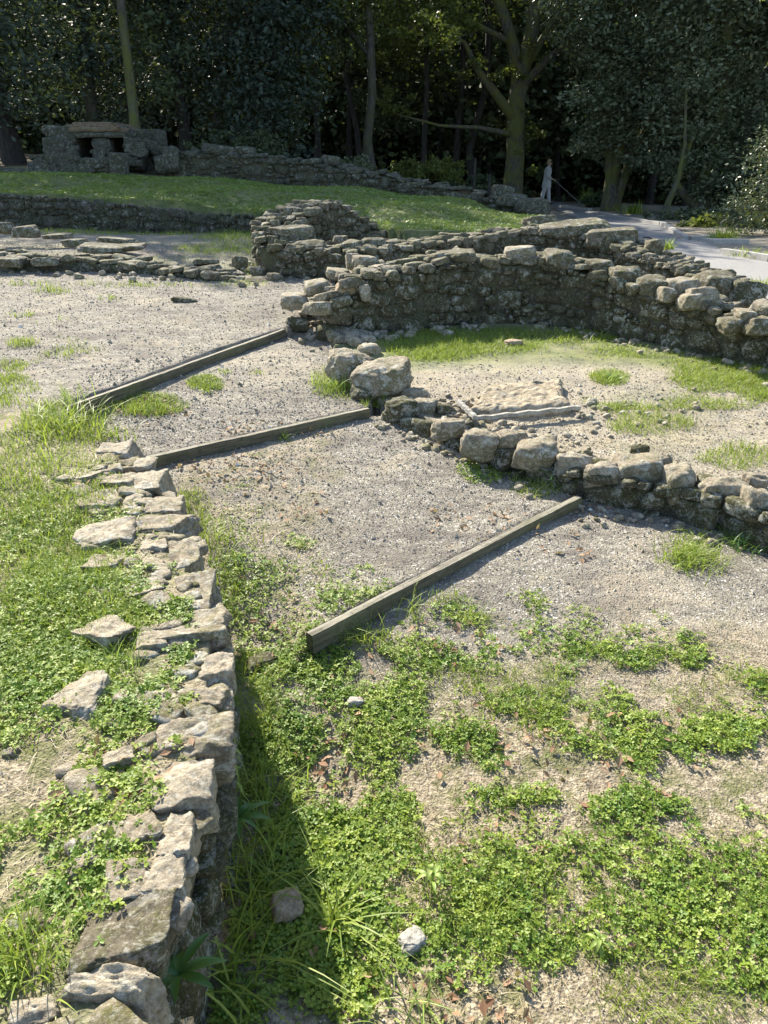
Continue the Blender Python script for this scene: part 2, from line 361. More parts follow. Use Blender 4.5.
straw = np.full(XX.shape, .0)
r0 = ~(inL | inU | in1 | in2 | in6)
straw = np.where(r0 & (YY < 4), np.clip((2.55 - (YY - .25 * (XX - .5))) * .9, 0, .8) + .05, straw)
straw = np.where(inL & (YY < 3.9), .75, straw)
straw = np.where(in1, np.clip((-.1 - XX) * 1.5 + .15, 0, .5), straw)
straw = np.where(in6, .35, straw); straw = np.where(inL & (YY > 3.9), .05 + .4 * np.clip((4.8 - YY), 0, 1), straw)
straw = np.where(inU, .9, straw)
turf = inU * np.clip(.75 + .5 * noise2(XX, YY, 1.1, 4, 3), 0, 1) + (inL & (YY > 8.6)) * .35 * np.clip(noise2(XX, YY, .9, 14, 3) + .4, 0, 1) + in6 * np.clip(np.clip((YY + .12 * np.abs(XX - 1.2) - 5.25) / .5, 0, .8) + .5 * noise2(XX, YY, 2.2, 15, 3), 0, 1) + (inL & (YY < 3.6)) * .45 * np.clip(noise2(XX, YY, 4, 16, 3) + .35, 0, 1)  # turf; hut floor term also paints the tall wall's shade at its foot
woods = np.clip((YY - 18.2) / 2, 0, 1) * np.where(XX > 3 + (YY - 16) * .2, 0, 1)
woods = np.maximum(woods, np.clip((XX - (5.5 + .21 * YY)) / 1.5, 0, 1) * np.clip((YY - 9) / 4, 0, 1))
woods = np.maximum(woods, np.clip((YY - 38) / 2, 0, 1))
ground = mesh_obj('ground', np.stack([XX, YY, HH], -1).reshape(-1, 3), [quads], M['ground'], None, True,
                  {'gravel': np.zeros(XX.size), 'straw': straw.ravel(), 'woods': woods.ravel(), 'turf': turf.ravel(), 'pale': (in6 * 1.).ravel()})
tag(ground, kind='structure')

# path: a sheet laid over the ground, two edges walked in step
pl = [(548, 204), (565, 214), (600, 226), (640, 240), (690, 262), (740, 285), (800, 320), (900, 380)]
pr = [(552, 200), (590, 211), (640, 220), (668, 227), (690, 241), (735, 256), (800, 270), (900, 295)]
def z_path(py): return float(np.interp(py, [200, 208, 215, 255, 300, 400], [0, .0, .06, .21, .31, .33]))
L_ = np.array([P(a, b_, z_path(b_)) for a, b_ in pl]); R_ = np.array([P(a, b_, z_path(b_)) for a, b_ in pr])
NP = 90; tt = np.linspace(0, len(pl) - 1, NP)
Li = np.stack([np.interp(tt, range(len(pl)), L_[:, k]) for k in range(2)], 1); Ri = np.stack([np.interp(tt, range(len(pl)), R_[:, k]) for k in range(2)], 1)
V = []; NW = 14
for k in range(NW):
    q = Li + (Ri - Li) * k / (NW - 1); V.append(np.column_stack([q, hz(q[:, 0], q[:, 1]) + .02 + .008 * math.sin(math.pi * k / (NW - 1))]))
V = np.stack(V, 1).reshape(-1, 3); idp = np.arange(NP * NW).reshape(NP, NW)
path = mesh_obj('path', V, [np.stack([idp[:-1, :-1], idp[:-1, 1:], idp[1:, 1:], idp[1:, :-1]], -1).reshape(-1, 4)], M['path'])
tag(path, kind='structure')

# ------------------------------------------------------------------ rocks
def ico(sub):
    import bmesh
    bm = bmesh.new(); bmesh.ops.create_icosphere(bm, subdivisions=sub, radius=1)
    V = np.array([v.co[:] for v in bm.verts]); Fc = np.array([[v.index for v in f.verts] for f in bm.faces]); bm.free()
    return V, Fc
ICO = {s: ico(s) for s in (1, 2, 3, 4, 5)}
def rock_shape(sub, r, boxy=.6, rough=.06, facets=9, seed=0):
    D, Fc = ICO[sub]
    n = r.normal(size=(facets, 3)); n /= np.linalg.norm(n, axis=1)[:, None]
    ax = np.eye(3); ax = np.concatenate([ax, -ax]) + r.normal(size=(6, 3)) * .13; ax /= np.linalg.norm(ax, axis=1)[:, None]
    N = np.concatenate([ax, n]); d = np.concatenate([r.uniform(.78, 1.0, 6), r.uniform(.98, 1.3, facets)])
    c = D @ N.T; rad = np.where(c > .05, d / np.maximum(c, .05), 9)
    kk = 24; rr = -np.log(np.exp(-kk * rad).sum(1)) / kk
    rr = rr * boxy + .93 * (1 - boxy)
    V = D * rr[:, None]
    nn = noise(D * 1.6 + r.uniform(0, 50, 3), 1, seed, 2) * rough * 1.6
    if sub >= 3: nn = nn + noise(D * 5 + r.uniform(0, 50, 3), 1, seed + 1, 3, .6) * rough
    if sub >= 4: nn = nn + noise(D * 13 + r.uniform(0, 50, 3), 1, seed + 2, 3, .65) * rough * .5
    V = V * (1 + nn)[:, None]
    return V / np.abs(V).max(0), Fc
BANK = {s: [rock_shape(s, rng, rng.uniform(.9, 1), .09, rng.integers(7, 16), i) for i in range(nb)] for s, nb in ((1, 14), (2, 26), (3, 30), (4, 22))}
def rotm(rx, ry, rz):
    cx, sx, cy, sy, cz, sz = math.cos(rx), math.sin(rx), math.cos(ry), math.sin(ry), math.cos(rz), math.sin(rz)
    return np.array([[cz, -sz, 0], [sz, cz, 0], [0, 0, 1]]) @ np.array([[cy, 0, sy], [0, 1, 0], [-sy, 0, cy]]) @ np.array([[1, 0, 0], [0, cx, -sx], [0, sx, cx]])
def put_rock(acc, c, size, rz=0, tilt=.1, sub=3, tint=None):
    V, Fc = random.choice(BANK[sub])
    if random.random() < .5: V = V * np.array([-1, 1, 1]); Fc = Fc[:, ::-1]
    A = rotm(random.gauss(0, tilt), random.gauss(0, tilt), rz + random.choice((0, math.pi)))
    acc.add((V * np.array(size) / 2) @ A.T + np.array(c), Fc, random.random() if tint is None else tint)

def resample(pts, step):
    pts = np.array(pts, float); d = np.r_[0, np.cumsum(np.linalg.norm(np.diff(pts[:, :2], axis=0), axis=1))]
    s = np.arange(0, d[-1] + 1e-6, step); return np.stack([np.interp(s, d, pts[:, k]) for k in range(pts.shape[1])], 1), s
def frame_at(pts, d, s):
    p = np.array([np.interp(s, d, pts[:, k]) for k in range(3)])
    a = np.array([np.interp(max(s - .06, 0), d, pts[:, k]) for k in range(2)]); b = np.array([np.interp(min(s + .06, d[-1]), d, pts[:, k]) for k in range(2)])
    t = b - a; t = t / (np.linalg.norm(t) + 1e-9); return p, t, np.array([-t[1], t[0]])
def wall(name, label, pts, thick, ch, slen, sub=2, sides=(1, -1), mat='granite_wall', capmat='granite_cap', cap=True, capsize=None, cat='stone wall', group='ruined dry-stone walls', base_drop=.05, jag=.04, depth=None, thick_fn=None, captop=None, caprows=None):
    pts = np.array(pts, float); d = np.r_[0, np.cumsum(np.linalg.norm(np.diff(pts[:, :2], axis=0), axis=1))]
    mid = pts[len(pts) // 2]; root = empty(name, (mid[0], mid[1], float(hz(mid[0], mid[1])[0])), label, cat, group)
    o = np.array(root.location)
    acc = Acc(o); dep = depth or ch * 1.3
    TF = thick_fn or (lambda s: thick)
    bulge = ch * .22
    for side in sides:
        Ss = np.linspace(0, d[-1], 60); lo = []; hi = []
        for s in Ss:
            p, t, n = frame_at(pts, d, s); q = p[:2] + n * side * (TF(s / d[-1]) / 2 + .06)
            lo.append(float(hz(*q)[0]) - base_drop); hi.append(p[2] - (ch * .45 if cap else 0))
        lo = np.array(lo); hi = np.array(hi); area = max(np.sum(np.maximum(hi - lo, 0)) * d[-1] / 60, .01)
        rects = np.zeros((0, 4))
        for sc_, tries in ((1.55, 1.2), (1.15, 5), (.8, 9), (.55, 12), (.34, 14)):
            for _ in range(int(tries * area / (ch * slen * sc_ * sc_))):
                hh_ = ch * sc_ * random.uniform(.75, 1.2); L = slen * sc_ * random.uniform(.65, 1.5); s = random.uniform(0, d[-1])
                l_ = np.interp(s, Ss, lo); h_ = np.interp(s, Ss, hi)
                if h_ - l_ < hh_ * .7: continue
                z = random.uniform(l_ + hh_ * .3, max(h_ - hh_ * .45, l_ + hh_ * .31))
                if len(rects):
                    ox = np.minimum(rects[:, 0] + rects[:, 2], s + L / 2) - np.maximum(rects[:, 0] - rects[:, 2], s - L / 2)
                    oz = np.minimum(rects[:, 1] + rects[:, 3], z + hh_ / 2) - np.maximum(rects[:, 1] - rects[:, 3], z - hh_ / 2)
                    if np.any((ox > L * .10) & (oz > hh_ * .12)): continue
                rects = np.vstack([rects, [s, z, L / 2, hh_ / 2]])
                p, t, n = frame_at(pts, d, s); th = TF(s / d[-1])
                dd = dep * min(1.3, max(.6, sc_))
                c = np.array([*(p[:2] + n * side * (th / 2 - dd / 2 + random.uniform(-.2, .5) * bulge)), z])
                put_rock(acc, c, (L * 1.12, dd, hh_ * 1.14), math.atan2(t[1], t[0]) + random.gauss(0, .07), .10, sub)
    body = acc.build('stonework', M[mat], root)
    # earth core, almost flush with the stones
    stp = max(.04, ch * .5); rp, ss = resample(pts, stp); core = Acc(o); NV = 9; Vc = []
    for i, s_ in enumerate(ss):
        p, t, n = frame_at(pts, d, s_); th = TF(s_ / d[-1]) / 2
        ga = float(hz(*(p[:2]))[0]); zt = max(p[2] - ch * .5, ga - .1); zb = ga - .6
        for sd_ in (1, -1):
            rng_k = range(NV) if sd_ > 0 else range(NV - 1, -1, -1)
            for k in rng_k:
                u = (k / (NV - 1)); ins = (dep * .75 if sd_ not in sides else ch * .42)
                q = p[:2] + n * sd_ * max(th - ins, .03); z = zb + (zt - zb) * u ** .6
                Vc.append([q[0], q[1], z])
    Vc = np.array(Vc); Vc = Vc + np.stack([noise(Vc, 9 / max(ch * 10, .8), 31 + k_, 3, .6) for k_ in range(3)], 1) * ch * .28
    m = len(ss); KV = NV * 2; ii = np.arange(m * KV).reshape(m, KV)
    core.add(Vc, [np.stack([ii[:-1, :-1], ii[:-1, 1:], ii[1:, 1:], ii[1:, :-1]], -1).reshape(-1, 4)], .5)
    core.add(Vc[np.r_[0:KV, (m - 1) * KV:m * KV]], [np.array([list(range(KV))[::-1], list(range(KV, 2 * KV))])], .5)
    core.build('earth_core', M['core'], root)
    if cap:
        cs = capsize or slen * 1.25; s = 0; ca = Acc(o)
        while s < d[-1]:
            L = cs * random.uniform(.6, 1.3)
            p, t, n = frame_at(pts, d, min(s + L / 2, d[-1])); th = TF(s / d[-1])
            nr_ = caprows or max(1, round(th / (cs * .8)))
            for r_ in range(nr_):
                off = ((r_ + .5) / nr_ - .5) * th + random.uniform(-.02, .02)
                hh = ch * random.uniform(.45, .95)
                c = np.array([*(p[:2] + n * off + t * random.uniform(-.2, .2) * L), p[2] - hh * .42 + random.uniform(-.35, .45) * jag])
                put_rock(ca, c, (L * random.uniform(.85, 1.15), th / nr_ * random.uniform(.95, 1.25), hh * 1.1), math.atan2(t[1], t[0]) + random.gauss(0, .2), .12, min(sub + 1, 3))
            s += L * .93
        ca.build('coping_stones', M[capmat], root)
    return root
def boulder(parent, c, size, rz=0, tilt=(0, 0), mat='granite', sub=4, seed=0, name='capstone', boxy=.8, rough=.07, label=None, facets=8, flat=False):
    r = np.random.default_rng(1000 + seed)
    V, Fc = rock_shape(sub, r, boxy, rough, facets, seed)
    if flat:
        V = V.copy(); zt = .45 + .22 * noise(V * [1.3, 1.3, 0], 1, seed, 3, .6); over = V[:, 2] > zt; V[over, 2] = (zt + (V[:, 2] - zt) * .22)[over]; V[:, 2] += .3
        V = V * (1 + .03 * noise(V, 9, seed + 4, 3, .7))[:, None]
    A = rotm(tilt[0], tilt[1], rz); V = (V * np.array(size) / 2) @ A.T
    loc = np.array(c, float)
    if parent is not None: loc = loc - np.array(parent.location)
    ob = mesh_obj(name, V, [Fc], M[mat], parent, True, {'tint': np.full(len(V), r.random())})
    ob.location = tuple(float(x) for x in loc)
    if label: ob['label'] = label
    return ob

# ---- big curved wall across the middle (A)
A_r = wall('curved_stone_wall', 'tall mossy curved dry-stone wall enclosing the grassy hut floor, nearest of the high walls', Aline, .42, .10, .14, 2, thick_fn=lambda s: .72 - .30 * min(1, s * 4.), capsize=.15, jag=.03, sides=(1, -1), capmat='granite_mid')
for i, (px, py, t, sx, sy, sz, rz, mt) in enumerate([
    (455, 249, 6.55, .42, .34, .26, .1, 'granite_mid'), (437, 252, 6.5, .25, .25, .2, .5, 'granite_mid'), (520, 246, 6.55, .34, .24, .13, -.25, 'granite'), (560, 251, 6.45, .32, .28, .20, 0, 'granite_mid'),
    (600, 260, 6.3, .26, .26, .14, .2, 'granite_mid'), (625, 267, 6.1, .32, .26, .18, -.2, 'granite_mid'), (653, 277, 5.9, .28, .24, .18, 0, 'granite_mid'),
    (682, 279, 5.85, .34, .28, .26, .5, 'granite_cap'), (706, 288, 5.65, .32, .28, .30, 0, 'granite_cap'), (668, 287, 5.75, .2, .2, .16, .2, 'granite_cap'), (692, 294, 5.6, .22, .2, .16, .2, 'granite_cap'),
    (716, 272, 6.3, .40, .34, .26, .1, 'granite_mid'), (745, 279, 6.3, .5, .4, .30, .3, 'granite_wall'), (746, 310, 5.3, .2, .18, .12, .2, 'granite_cap'), (760, 318, 5.2, .24, .2, .16, 0, 'granite_mid'),
    (735, 318, 5.3, .26, .2, .14, .1, 'granite_mid'), (765, 302, 5.5, .2, .2, .12, .3, 'granite_cap'),
    (365, 256, 6.6, .26, .2, .16, .6, 'granite_cap'), (352, 254, 6.8, .16, .14, .2, .2, 'granite_cap'), (340, 270, 6.5, .3, .2, .12, .1, 'granite_cap'), (318, 280, 6.4, .34, .26, .18, .4, 'granite_cap'),
    (345, 284, 6.15, .22, .15, .12, .3, 'granite_tan'), (365, 284, 6.1, .12, .1, .18, .3, 'granite'), (318, 302, 6.0, .3, .26, .14, .3, 'granite_cap'), (340, 296, 6.1, .24, .2, .1, .1, 'granite_mid'), (380, 266, 6.4, .3, .24, .08, .4, 'granite'), (325, 293, 6.2, .2, .2, .16, .9, 'granite_cap')]):
    boulder(A_r, T(px, py, t) - np.array([0, 0, sz * .36]), (sx * .84, sy * .9, sz * .84), rz, (random.gauss(0, .1), random.gauss(0, .1)), mt, 4, 20 + i)
# ---- ring wall behind (B)
B_r = wall('round_hut_wall', 'rounded end of a hut wall with stepped flat capping, running right behind the tall curved wall', Bline, .5, .10, .15, 2, thick_fn=lambda s: .62 if s < .45 else .5, capsize=.16, jag=.05, capmat='granite_mid')
for i, (px, py, t, sx, sy, sz, rz) in enumerate([(612, 229, 8.5, .62, .4, .24, .0), (575, 222, 8.75, .9, .45, .16, .1), (340, 236, 8.2, .2, .2, .3, .3), (352, 240, 8, .3, .2, .2, 1), (290, 226, 8.3, .5, .35, .14, .6), (310, 242, 8.0, .4, .24, .24, -.2),
    (372, 238, 8.1, .34, .22, .16, .2), (655, 240, 8.1, .2, .2, .16, .3), (540, 216, 9.2, .4, .3, .16, .3)]):
    boulder(B_r, T(px, py, t) - np.array([0, 0, sz * .42]), (sx, sy, sz), rz, (random.gauss(0, .1), random.gauss(0, .1)), 'granite_mid', 4, 60 + i)
# ---- retaining wall W2, upper left
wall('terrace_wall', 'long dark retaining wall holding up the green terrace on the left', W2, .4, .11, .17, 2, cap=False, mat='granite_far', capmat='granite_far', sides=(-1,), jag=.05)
# ---- low ruined wall W3
W3_r = wall('low_rubble_wall', 'low tumbled wall of flat slabs behind the upper gravel', W3, .45, .085, .2, 2, capsize=.22, mat='granite_far', capmat='granite_mid', jag=.05)
for i, (px, py, t, sx, sy, sz, rz) in enumerate([(100, 248, 8.7, 1.0, .5, .10, .1), (75, 243, 8.9, .5, .4, .12, .3), (115, 240, 9.2, .8, .5, .08, -.2), (27, 232, 9.6, .55, .4, .2, .2), (5, 228, 9.8, .4, .4, .2, 0), (60, 236, 9.6, .6, .4, .08, .1), (240, 262, 8.3, .25, .2, .18, .5), (205, 262, 8.4, .5, .3, .08, .1), (258, 272, 8.0, .25, .2, .16, 0), (275, 279, 7.8, .24, .2, .16, .6), (130, 247, 8.8, .7, .4, .08, .1), (45, 262, 8.1, .5, .3, .12, 0), (10, 262, 8.1, .5, .3, .14, 0)]):
    boulder(W3_r, T(px, py, t), (sx * .68, sy * .7, sz * .85), rz, (random.gauss(0, .06), random.gauss(0, .06)), 'granite_mid', 4, 90 + i)
# ---- far wall below the wood
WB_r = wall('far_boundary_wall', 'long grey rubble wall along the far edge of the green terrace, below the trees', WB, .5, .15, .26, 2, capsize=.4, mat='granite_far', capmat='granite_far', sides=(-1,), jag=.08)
for i, (px, py, t, sx, sy, sz, rz) in enumerate([(172, 160, 17, .42, .4, .62, .0), (160, 165, 17, .28, .3, .4, .2), (222, 150, 17.1, .9, .5, .2, 0), (245, 151, 17.1, .5, .4, .2, 0), (330, 160, 16.9, .4, .4, .2, .3), (503, 192, 15.9, .5, .4, .3, .2), (531, 207, 15.6, .8, .6, .42, .2), (512, 201, 15.7, .7, .5, .3, .1)]):
    boulder(WB_r, T(px, py, t), (sx, sy, sz), rz, (random.gauss(0, .06), random.gauss(0, .06)), 'granite_far', 3, 120 + i)

# ---- low wall between path and hut floor (D)
D_r = wall('low_kerb_wall', 'low wall of squat granite boulders edging the hut floor, dark face over the gravel at right', Dline, .26, .11, .2, 3, capsize=.24, jag=.03, cap=False, mat='granite_wall', sides=(-1, 1))
for i, (px, py, wp, hp, sz, rz, mt) in enumerate([
    (402, 408, 30, 22, .16, .2, 'granite_wall'), (424, 405, 30, 20, .14, -.2, 'granite_cap'), (416, 394, 26, 14, .10, .3, 'granite_cap'), (450, 425, 34, 16, .12, .1, 'granite_cap'), (481, 440, 36, 24, .16, .0, 'granite_cap'),
    (510, 438, 30, 16, .12, .2, 'granite_cap'), (537, 450, 44, 28, .16, .0, 'granite_cap'), (575, 463, 34, 16, .14, -.1, 'granite'), (604, 470, 34, 18, .14, .1, 'granite'),
    (634, 468, 48, 36, .20, -.1, 'granite_cap'), (680, 478, 38, 30, .18, .1, 'granite_cap'), (724, 488, 44, 22, .15, -.05, 'granite_cap'), (756, 482, 26, 16, .12, .3, 'granite_cap'), (758, 500, 28, 24, .17, 0, 'granite_cap'),
    (640, 450, 22, 10, .10, .3, 'granite_wall'), (665, 462, 14, 12, .12, 0, 'granite_cap'), (795, 505, 44, 26, .17, .1, 'granite_cap'), (845, 512, 50, 30, .18, .2, 'granite_cap'), (445, 408, 18, 12, .08, .3, 'granite_wall'), (463, 404, 14, 9, .07, 1, 'granite_cap')]):
    z = .27 if px < 560 else .235
    c = P(px, py, z); t = (CAMH - z) / -ray(px, py)[2]
    sxm = wp * t / F * 1.18
    boulder(D_r, (c[0], c[1], z - sz * .18), (sxm, hp * t / F * 1.25, sz * 1.12), rz, (random.gauss(0, .06), random.gauss(0, .06)), mt, 4, 150 + i, boxy=.72, rough=.11)

# ---- foreground wall on the left (L)
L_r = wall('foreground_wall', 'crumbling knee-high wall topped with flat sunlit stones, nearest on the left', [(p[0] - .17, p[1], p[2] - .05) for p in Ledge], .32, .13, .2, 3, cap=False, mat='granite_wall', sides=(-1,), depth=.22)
caps = [  # px, py, width px, length px, height m, rz, material
    (117, 446, 38, 20, .16, .1, 'granite'), (84, 473, 36, 18, .12, -.2, 'granite'), (144, 462, 22, 10, .12, 0, 'granite'), (150, 476, 34, 26, .2, .15, 'granite'), (118, 478, 30, 16, .1, .1, 'granite_cap'), (98, 498, 48, 24, .14, .1, 'granite_cap'),
    (132, 501, 22, 18, .12, 0, 'granite'), (166, 502, 36, 20, .16, .1, 'granite_cap'), (110, 528, 58, 30, .17, .25, 'granite'), (162, 522, 66, 17, .13, .1, 'granite_cap'), (155, 541, 26, 20, .12, .3, 'granite'),
    (185, 550, 34, 36, .2, .25, 'granite_cap'), (103, 561, 44, 18, .1, 0, 'granite'), (137, 588, 56, 28, .16, .2, 'granite'), (195, 590, 38, 44, .17, .2, 'granite_cap'), (188, 624, 92, 38, .18, .12, 'granite_cap'),
    (105, 628, 58, 24, .14, -.5, 'granite'), (88, 690, 64, 52, .17, -.3, 'granite'), (218, 664, 32, 30, .14, .1, 'granite'), (208, 696, 48, 24, .14, 0, 'granite_cap'), (190, 734, 86, 50, .2, .2, 'granite_cap'),
    (186, 782, 62, 56, .18, .3, 'granite'), (176, 832, 32, 50, .12, .1, 'granite'), (168, 874, 38, 48, .12, .05, 'granite'), (140, 825, 40, 40, .08, .4, 'granite_cap'), (130, 880, 50, 44, .09, .2, 'granite_cap'), (128, 930, 90, 80, .12, .2, 'granite_mid'), (110, 985, 110, 34, .18, -.05, 'granite'), (120, 755, 34, 22, .08, .3, 'granite'), (150, 640, 30, 18, .1, .3, 'granite'),
    (160, 700, 34, 26, .1, .5, 'granite'), (30, 1010, 50, 30, .1, .3, 'granite')]
for i, (px, py, wp, hp, sz, rz, mt) in enumerate(caps):
    z = float(np.interp(py, [440, 600, 800], [.40, .42, .445])); c = P(px, py, z); a, f_, u = ray(px, py); t = (z - CAMH) / u
    sa = -u / math.hypot(f_, u)
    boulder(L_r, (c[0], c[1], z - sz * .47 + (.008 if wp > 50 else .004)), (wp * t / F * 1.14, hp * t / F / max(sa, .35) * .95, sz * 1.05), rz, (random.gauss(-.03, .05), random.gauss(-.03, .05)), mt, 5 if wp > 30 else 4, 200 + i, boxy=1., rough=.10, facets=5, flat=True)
fl = Acc(L_r.location); lp = np.array(Ledge); ld = np.r_[0, np.cumsum(np.linalg.norm(np.diff(lp[:, :2], axis=0), axis=1))]
for k in range(230):
    p, t, n = frame_at(lp, ld, random.uniform(1.6, ld[-1])); o_ = abs(random.gauss(0, .16)) + .01; q = p[:2] + n * o_ ; s_ = random.uniform(.02, .10) * (1 if random.random() < .6 else .5)
    put_rock(fl, (q[0], q[1], max(float(hz(*q)[0]), p[2] - .05) - s_ * .12 + .004), (s_ * 1.2, s_, s_ * .6), random.random() * 6, .15, 3)
fl.build('rubble_fill', M['granite_cap'], L_r)
# fallen stone at the foot of the board
boulder(tag(empty('flat_stone', P(262, 664, 0), 'dark flat stone lying in the trench left of the long timber board', 'stone')), P(262, 664, .02), (.16, .07, .06), .7, (0, .1), 'granite_wall', 3, 301, 'stone_block')

def rock_thing(name, label, cat, px, py, wp, hp, sz, mt, rz=0, seed=0, sink=.25, group=None, z=None, boxy=.6):
    g = G(px, py) if z is None else P(px, py, z); a, f_, u = ray(px, py); t = g[1] / f_
    o = boulder(None, (g[0], g[1], g[2] + sz * (.5 - sink)), (wp * t / F, hp * t / F * 1.3, sz), rz, (random.gauss(0, .08), random.gauss(0, .08)), mt, 5 if wp > 40 else 4, seed, name, boxy, .1)
    return tag(o, label, cat, group)
rock_thing('boulder', 'left one of the two big boulders beside the middle timber board', 'boulder', 349, 377, 50, 32, .25, 'granite_cap', .2, 400, .25, z=.29, boxy=.4)
rock_thing('boulder', 'largest rounded grey boulder at the right end of the middle timber board', 'boulder', 380, 389, 66, 44, .27, 'granite_cap', -.2, 401, .25, z=.26, boxy=.4)
rock_thing('boulder', 'small block wedged in front of the two big boulders', 'boulder', 362, 398, 22, 16, .11, 'granite_wall', .3, 402, .25, z=.24)
rock_thing('block', 'squared pale block on top at the left foot of the tall curved wall', 'stone', 295, 318, 30, 18, .14, 'granite', .1, 403, -.5)
rock_thing('block', 'dark block under the squared pale one beside the upper gravel', 'stone', 298, 331, 26, 18, .14, 'granite_wall', .1, 404, .2)
rock_thing('stone', 'white rounded stone lying in the clover at the bottom of the picture', 'stone', 412, 947, 30, 20, .04, 'granite_pale', .5, 405, .2, boxy=.25)
rock_thing('stone', 'tan wedge-shaped stone half hidden by clover beside the arching grass', 'stone', 288, 915, 34, 24, .07, 'granite_tan', .3, 406, .15)
rock_thing('stone', 'pale pebble at the edge of the clover below the long timber board', 'stone', 355, 705, 18, 10, .035, 'granite_pale', .3, 407, .2)
rock_thing('stone', 'thin dark slab lying flat on the upper gravel below the rubble wall', 'stone', 184, 302, 28, 6, .05, 'granite_wall', .1, 408, .2)
rock_thing('stone', 'reddish flat stone at the foot of the tall curved wall', 'stone', 513, 345, 20, 10, .06, 'granite_tan', .1, 409, .2)
rock_thing('stone', 'brown rounded stone behind the end of the far wall, beside the person', 'stone', 532, 197, 9, 9, .36, 'roofstone', .1, 410, .0, None, .0)
pebs = Acc()
# slab on the hut floor
def slab():
    c = P(522, 397, .3); root = empty('hearth_slab', c, 'flat pale hearth slab with a thin straight stone edging on the hut floor', 'stone slab')
    nx, ny = 80, 50; acc = Acc(root.location)
    cs = [P(466, 412, .28), P(572, 405, .29), P(560, 378, .31), P(488, 386, .3)]
    u, v = np.meshgrid(np.linspace(0, 1, nx), np.linspace(0, 1, ny))
    Pq = (cs[0] * ((1 - u) * (1 - v))[..., None] + cs[1] * (u * (1 - v))[..., None] + cs[2] * (u * v)[..., None] + cs[3] * ((1 - u) * v)[..., None])
    e = np.minimum(np.minimum(u, 1 - u), np.minimum(v, 1 - v) * .7)
    Pq[..., 0] += .03 * noise2(u, v, 6, 3, 3) * (e < .1); Pq[..., 1] += .03 * noise2(u, v, 6, 8, 3) * (e < .1)
    Pq[..., 2] += .012 - .06 * np.exp(-e * 60) + .02 * noise2(u, v, 5, 4, 4) + .012 * noise2(u, v, 18, 4, 3)
    ii = np.arange(nx * ny).reshape(ny, nx)
    acc.add(Pq.reshape(-1, 3), [np.stack([ii[:-1, :-1], ii[:-1, 1:], ii[1:, 1:], ii[1:, :-1]], -1).reshape(-1, 4)], .7)
    ring = np.concatenate([ii[0, :], ii[1:, -1], ii[-1, :-1][::-1], ii[:-1, 0][::-1][:-1]])
    top = Pq.reshape(-1, 3)[ring]; bot = top.copy(); bot[:, 2] = .18; n = len(ring); k_ = np.arange(n)
    acc.add(np.concatenate([bot, top]), [np.stack([k_, (k_ + 1) % n, n + (k_ + 1) % n, n + k_], -1)], .7)
    acc.build('slab', M['slab'], root)
    def bar(a, b, w_, h_, nm):
        a = np.array(a); b = np.array(b); t = (b - a); L = np.linalg.norm(t[:2]); t = t / np.linalg.norm(t); n_ = np.array([-t[1], t[0], 0])
        V = []
        N_ = 14
        for i in range(N_ + 1):
            p = a + (b - a) * i / N_ + np.array([0, 0, .004 * math.sin(i * 2.1)])
            for sx_, sz_ in ((-1, -1), (1, -1), (1, 1), (-1, 1)): V.append(p + n_ * sx_ * w_ / 2 + np.array([0, 0, sz_ * h_ / 2]))
        f = [];
        for i in range(N_):
            for k in range(4): f.append([i * 4 + k, i * 4 + (k + 1) % 4, i * 4 + 4 + (k + 1) % 4, i * 4 + 4 + k])
        f += [[3, 2, 1, 0], [N_ * 4, N_ * 4 + 1, N_ * 4 + 2, N_ * 4 + 3]]
        A_ = Acc(root.location); A_.add(np.array(V), [np.array(f)], .6); A_.build(nm, M['granite_pale'], root, False)
    bar(P(476, 419, .27) + [0, 0, .005], P(580, 408, .28) + [0, 0, .005], .022, .022, 'edging_stone')
    bar(P(458, 402, .28) + [0, 0, .005], P(475, 418, .28) + [0, 0, .005], .025, .022, 'edging_stone')
M['slab'] = stone_mat('ochre_slab', (.36, .29, .18), (.54, .46, .33), (.44, .36, .25), .05, lichen=.35, stain=.45)
slab()

# ------------------------------------------------------------------ timber edging boards
def board(a, b, label, h=.13, th=.035, posts=()):
    a = np.array(a, float); b = np.array(b, float); mid = (a + b) / 2
    L = np.linalg.norm((b - a)[:2]); ang = math.atan2(b[1] - a[1], b[0] - a[0])
    root = empty('timber_edging', (mid[0], mid[1], mid[2] - h), label, 'timber board', 'timber boards edging the gravel terraces')
    N_ = 40; V = []; prof = [(-1, 0), (1, 0), (1, .93), (.8, 1), (-.8, 1), (-1, .93)]; K = len(prof)
    root.rotation_euler = (0, 0, ang)
    for i in range(N_ + 1):
        x = (i / N_ - .5) * L; w_ = .0015 * math.sin(i * .31 + L * 3); dz = (b[2] - a[2]) * (i / N_ - .5) 
        for px_, pz_ in prof: V.append((x, px_ * th / 2 + w_, pz_ * (h + .06) - .06 + dz + .0008 * random.gauss(0, 1) * (pz_ > .5)))
    f4 = [[i * K + k, (i + 1) * K + k, (i + 1) * K + (k + 1) % K, i * K + (k + 1) % K][::-1] for i in range(N_) for k in range(K)]
    f6 = [list(range(K)), [N_ * K + k for k in range(K)][::-1]]
    mesh_obj('board', np.array(V), [np.array(f4), np.array(f6)], M['board'], root, False)
    for s in posts:
        x = (s - .5) * L; P_ = []
        for z0 in (-.1, h - .02):
            for sx_, sy_ in ((-1, -1), (1, -1), (1, 1), (-1, 1)): P_.append((x + sx_ * .02, th / 2 + .022 + sy_ * .02, z0))
        mesh_obj('stake', np.array(P_), [np.array([[0, 1, 5, 4], [1, 2, 6, 5], [2, 3, 7, 6], [3, 0, 4, 7], [4, 5, 6, 7]])], M['board'], root, False)
board(B1a, B1b, 'nearest long timber board, running from the trench up to the low boulder wall', .13, .038, (.08, .5, .93))
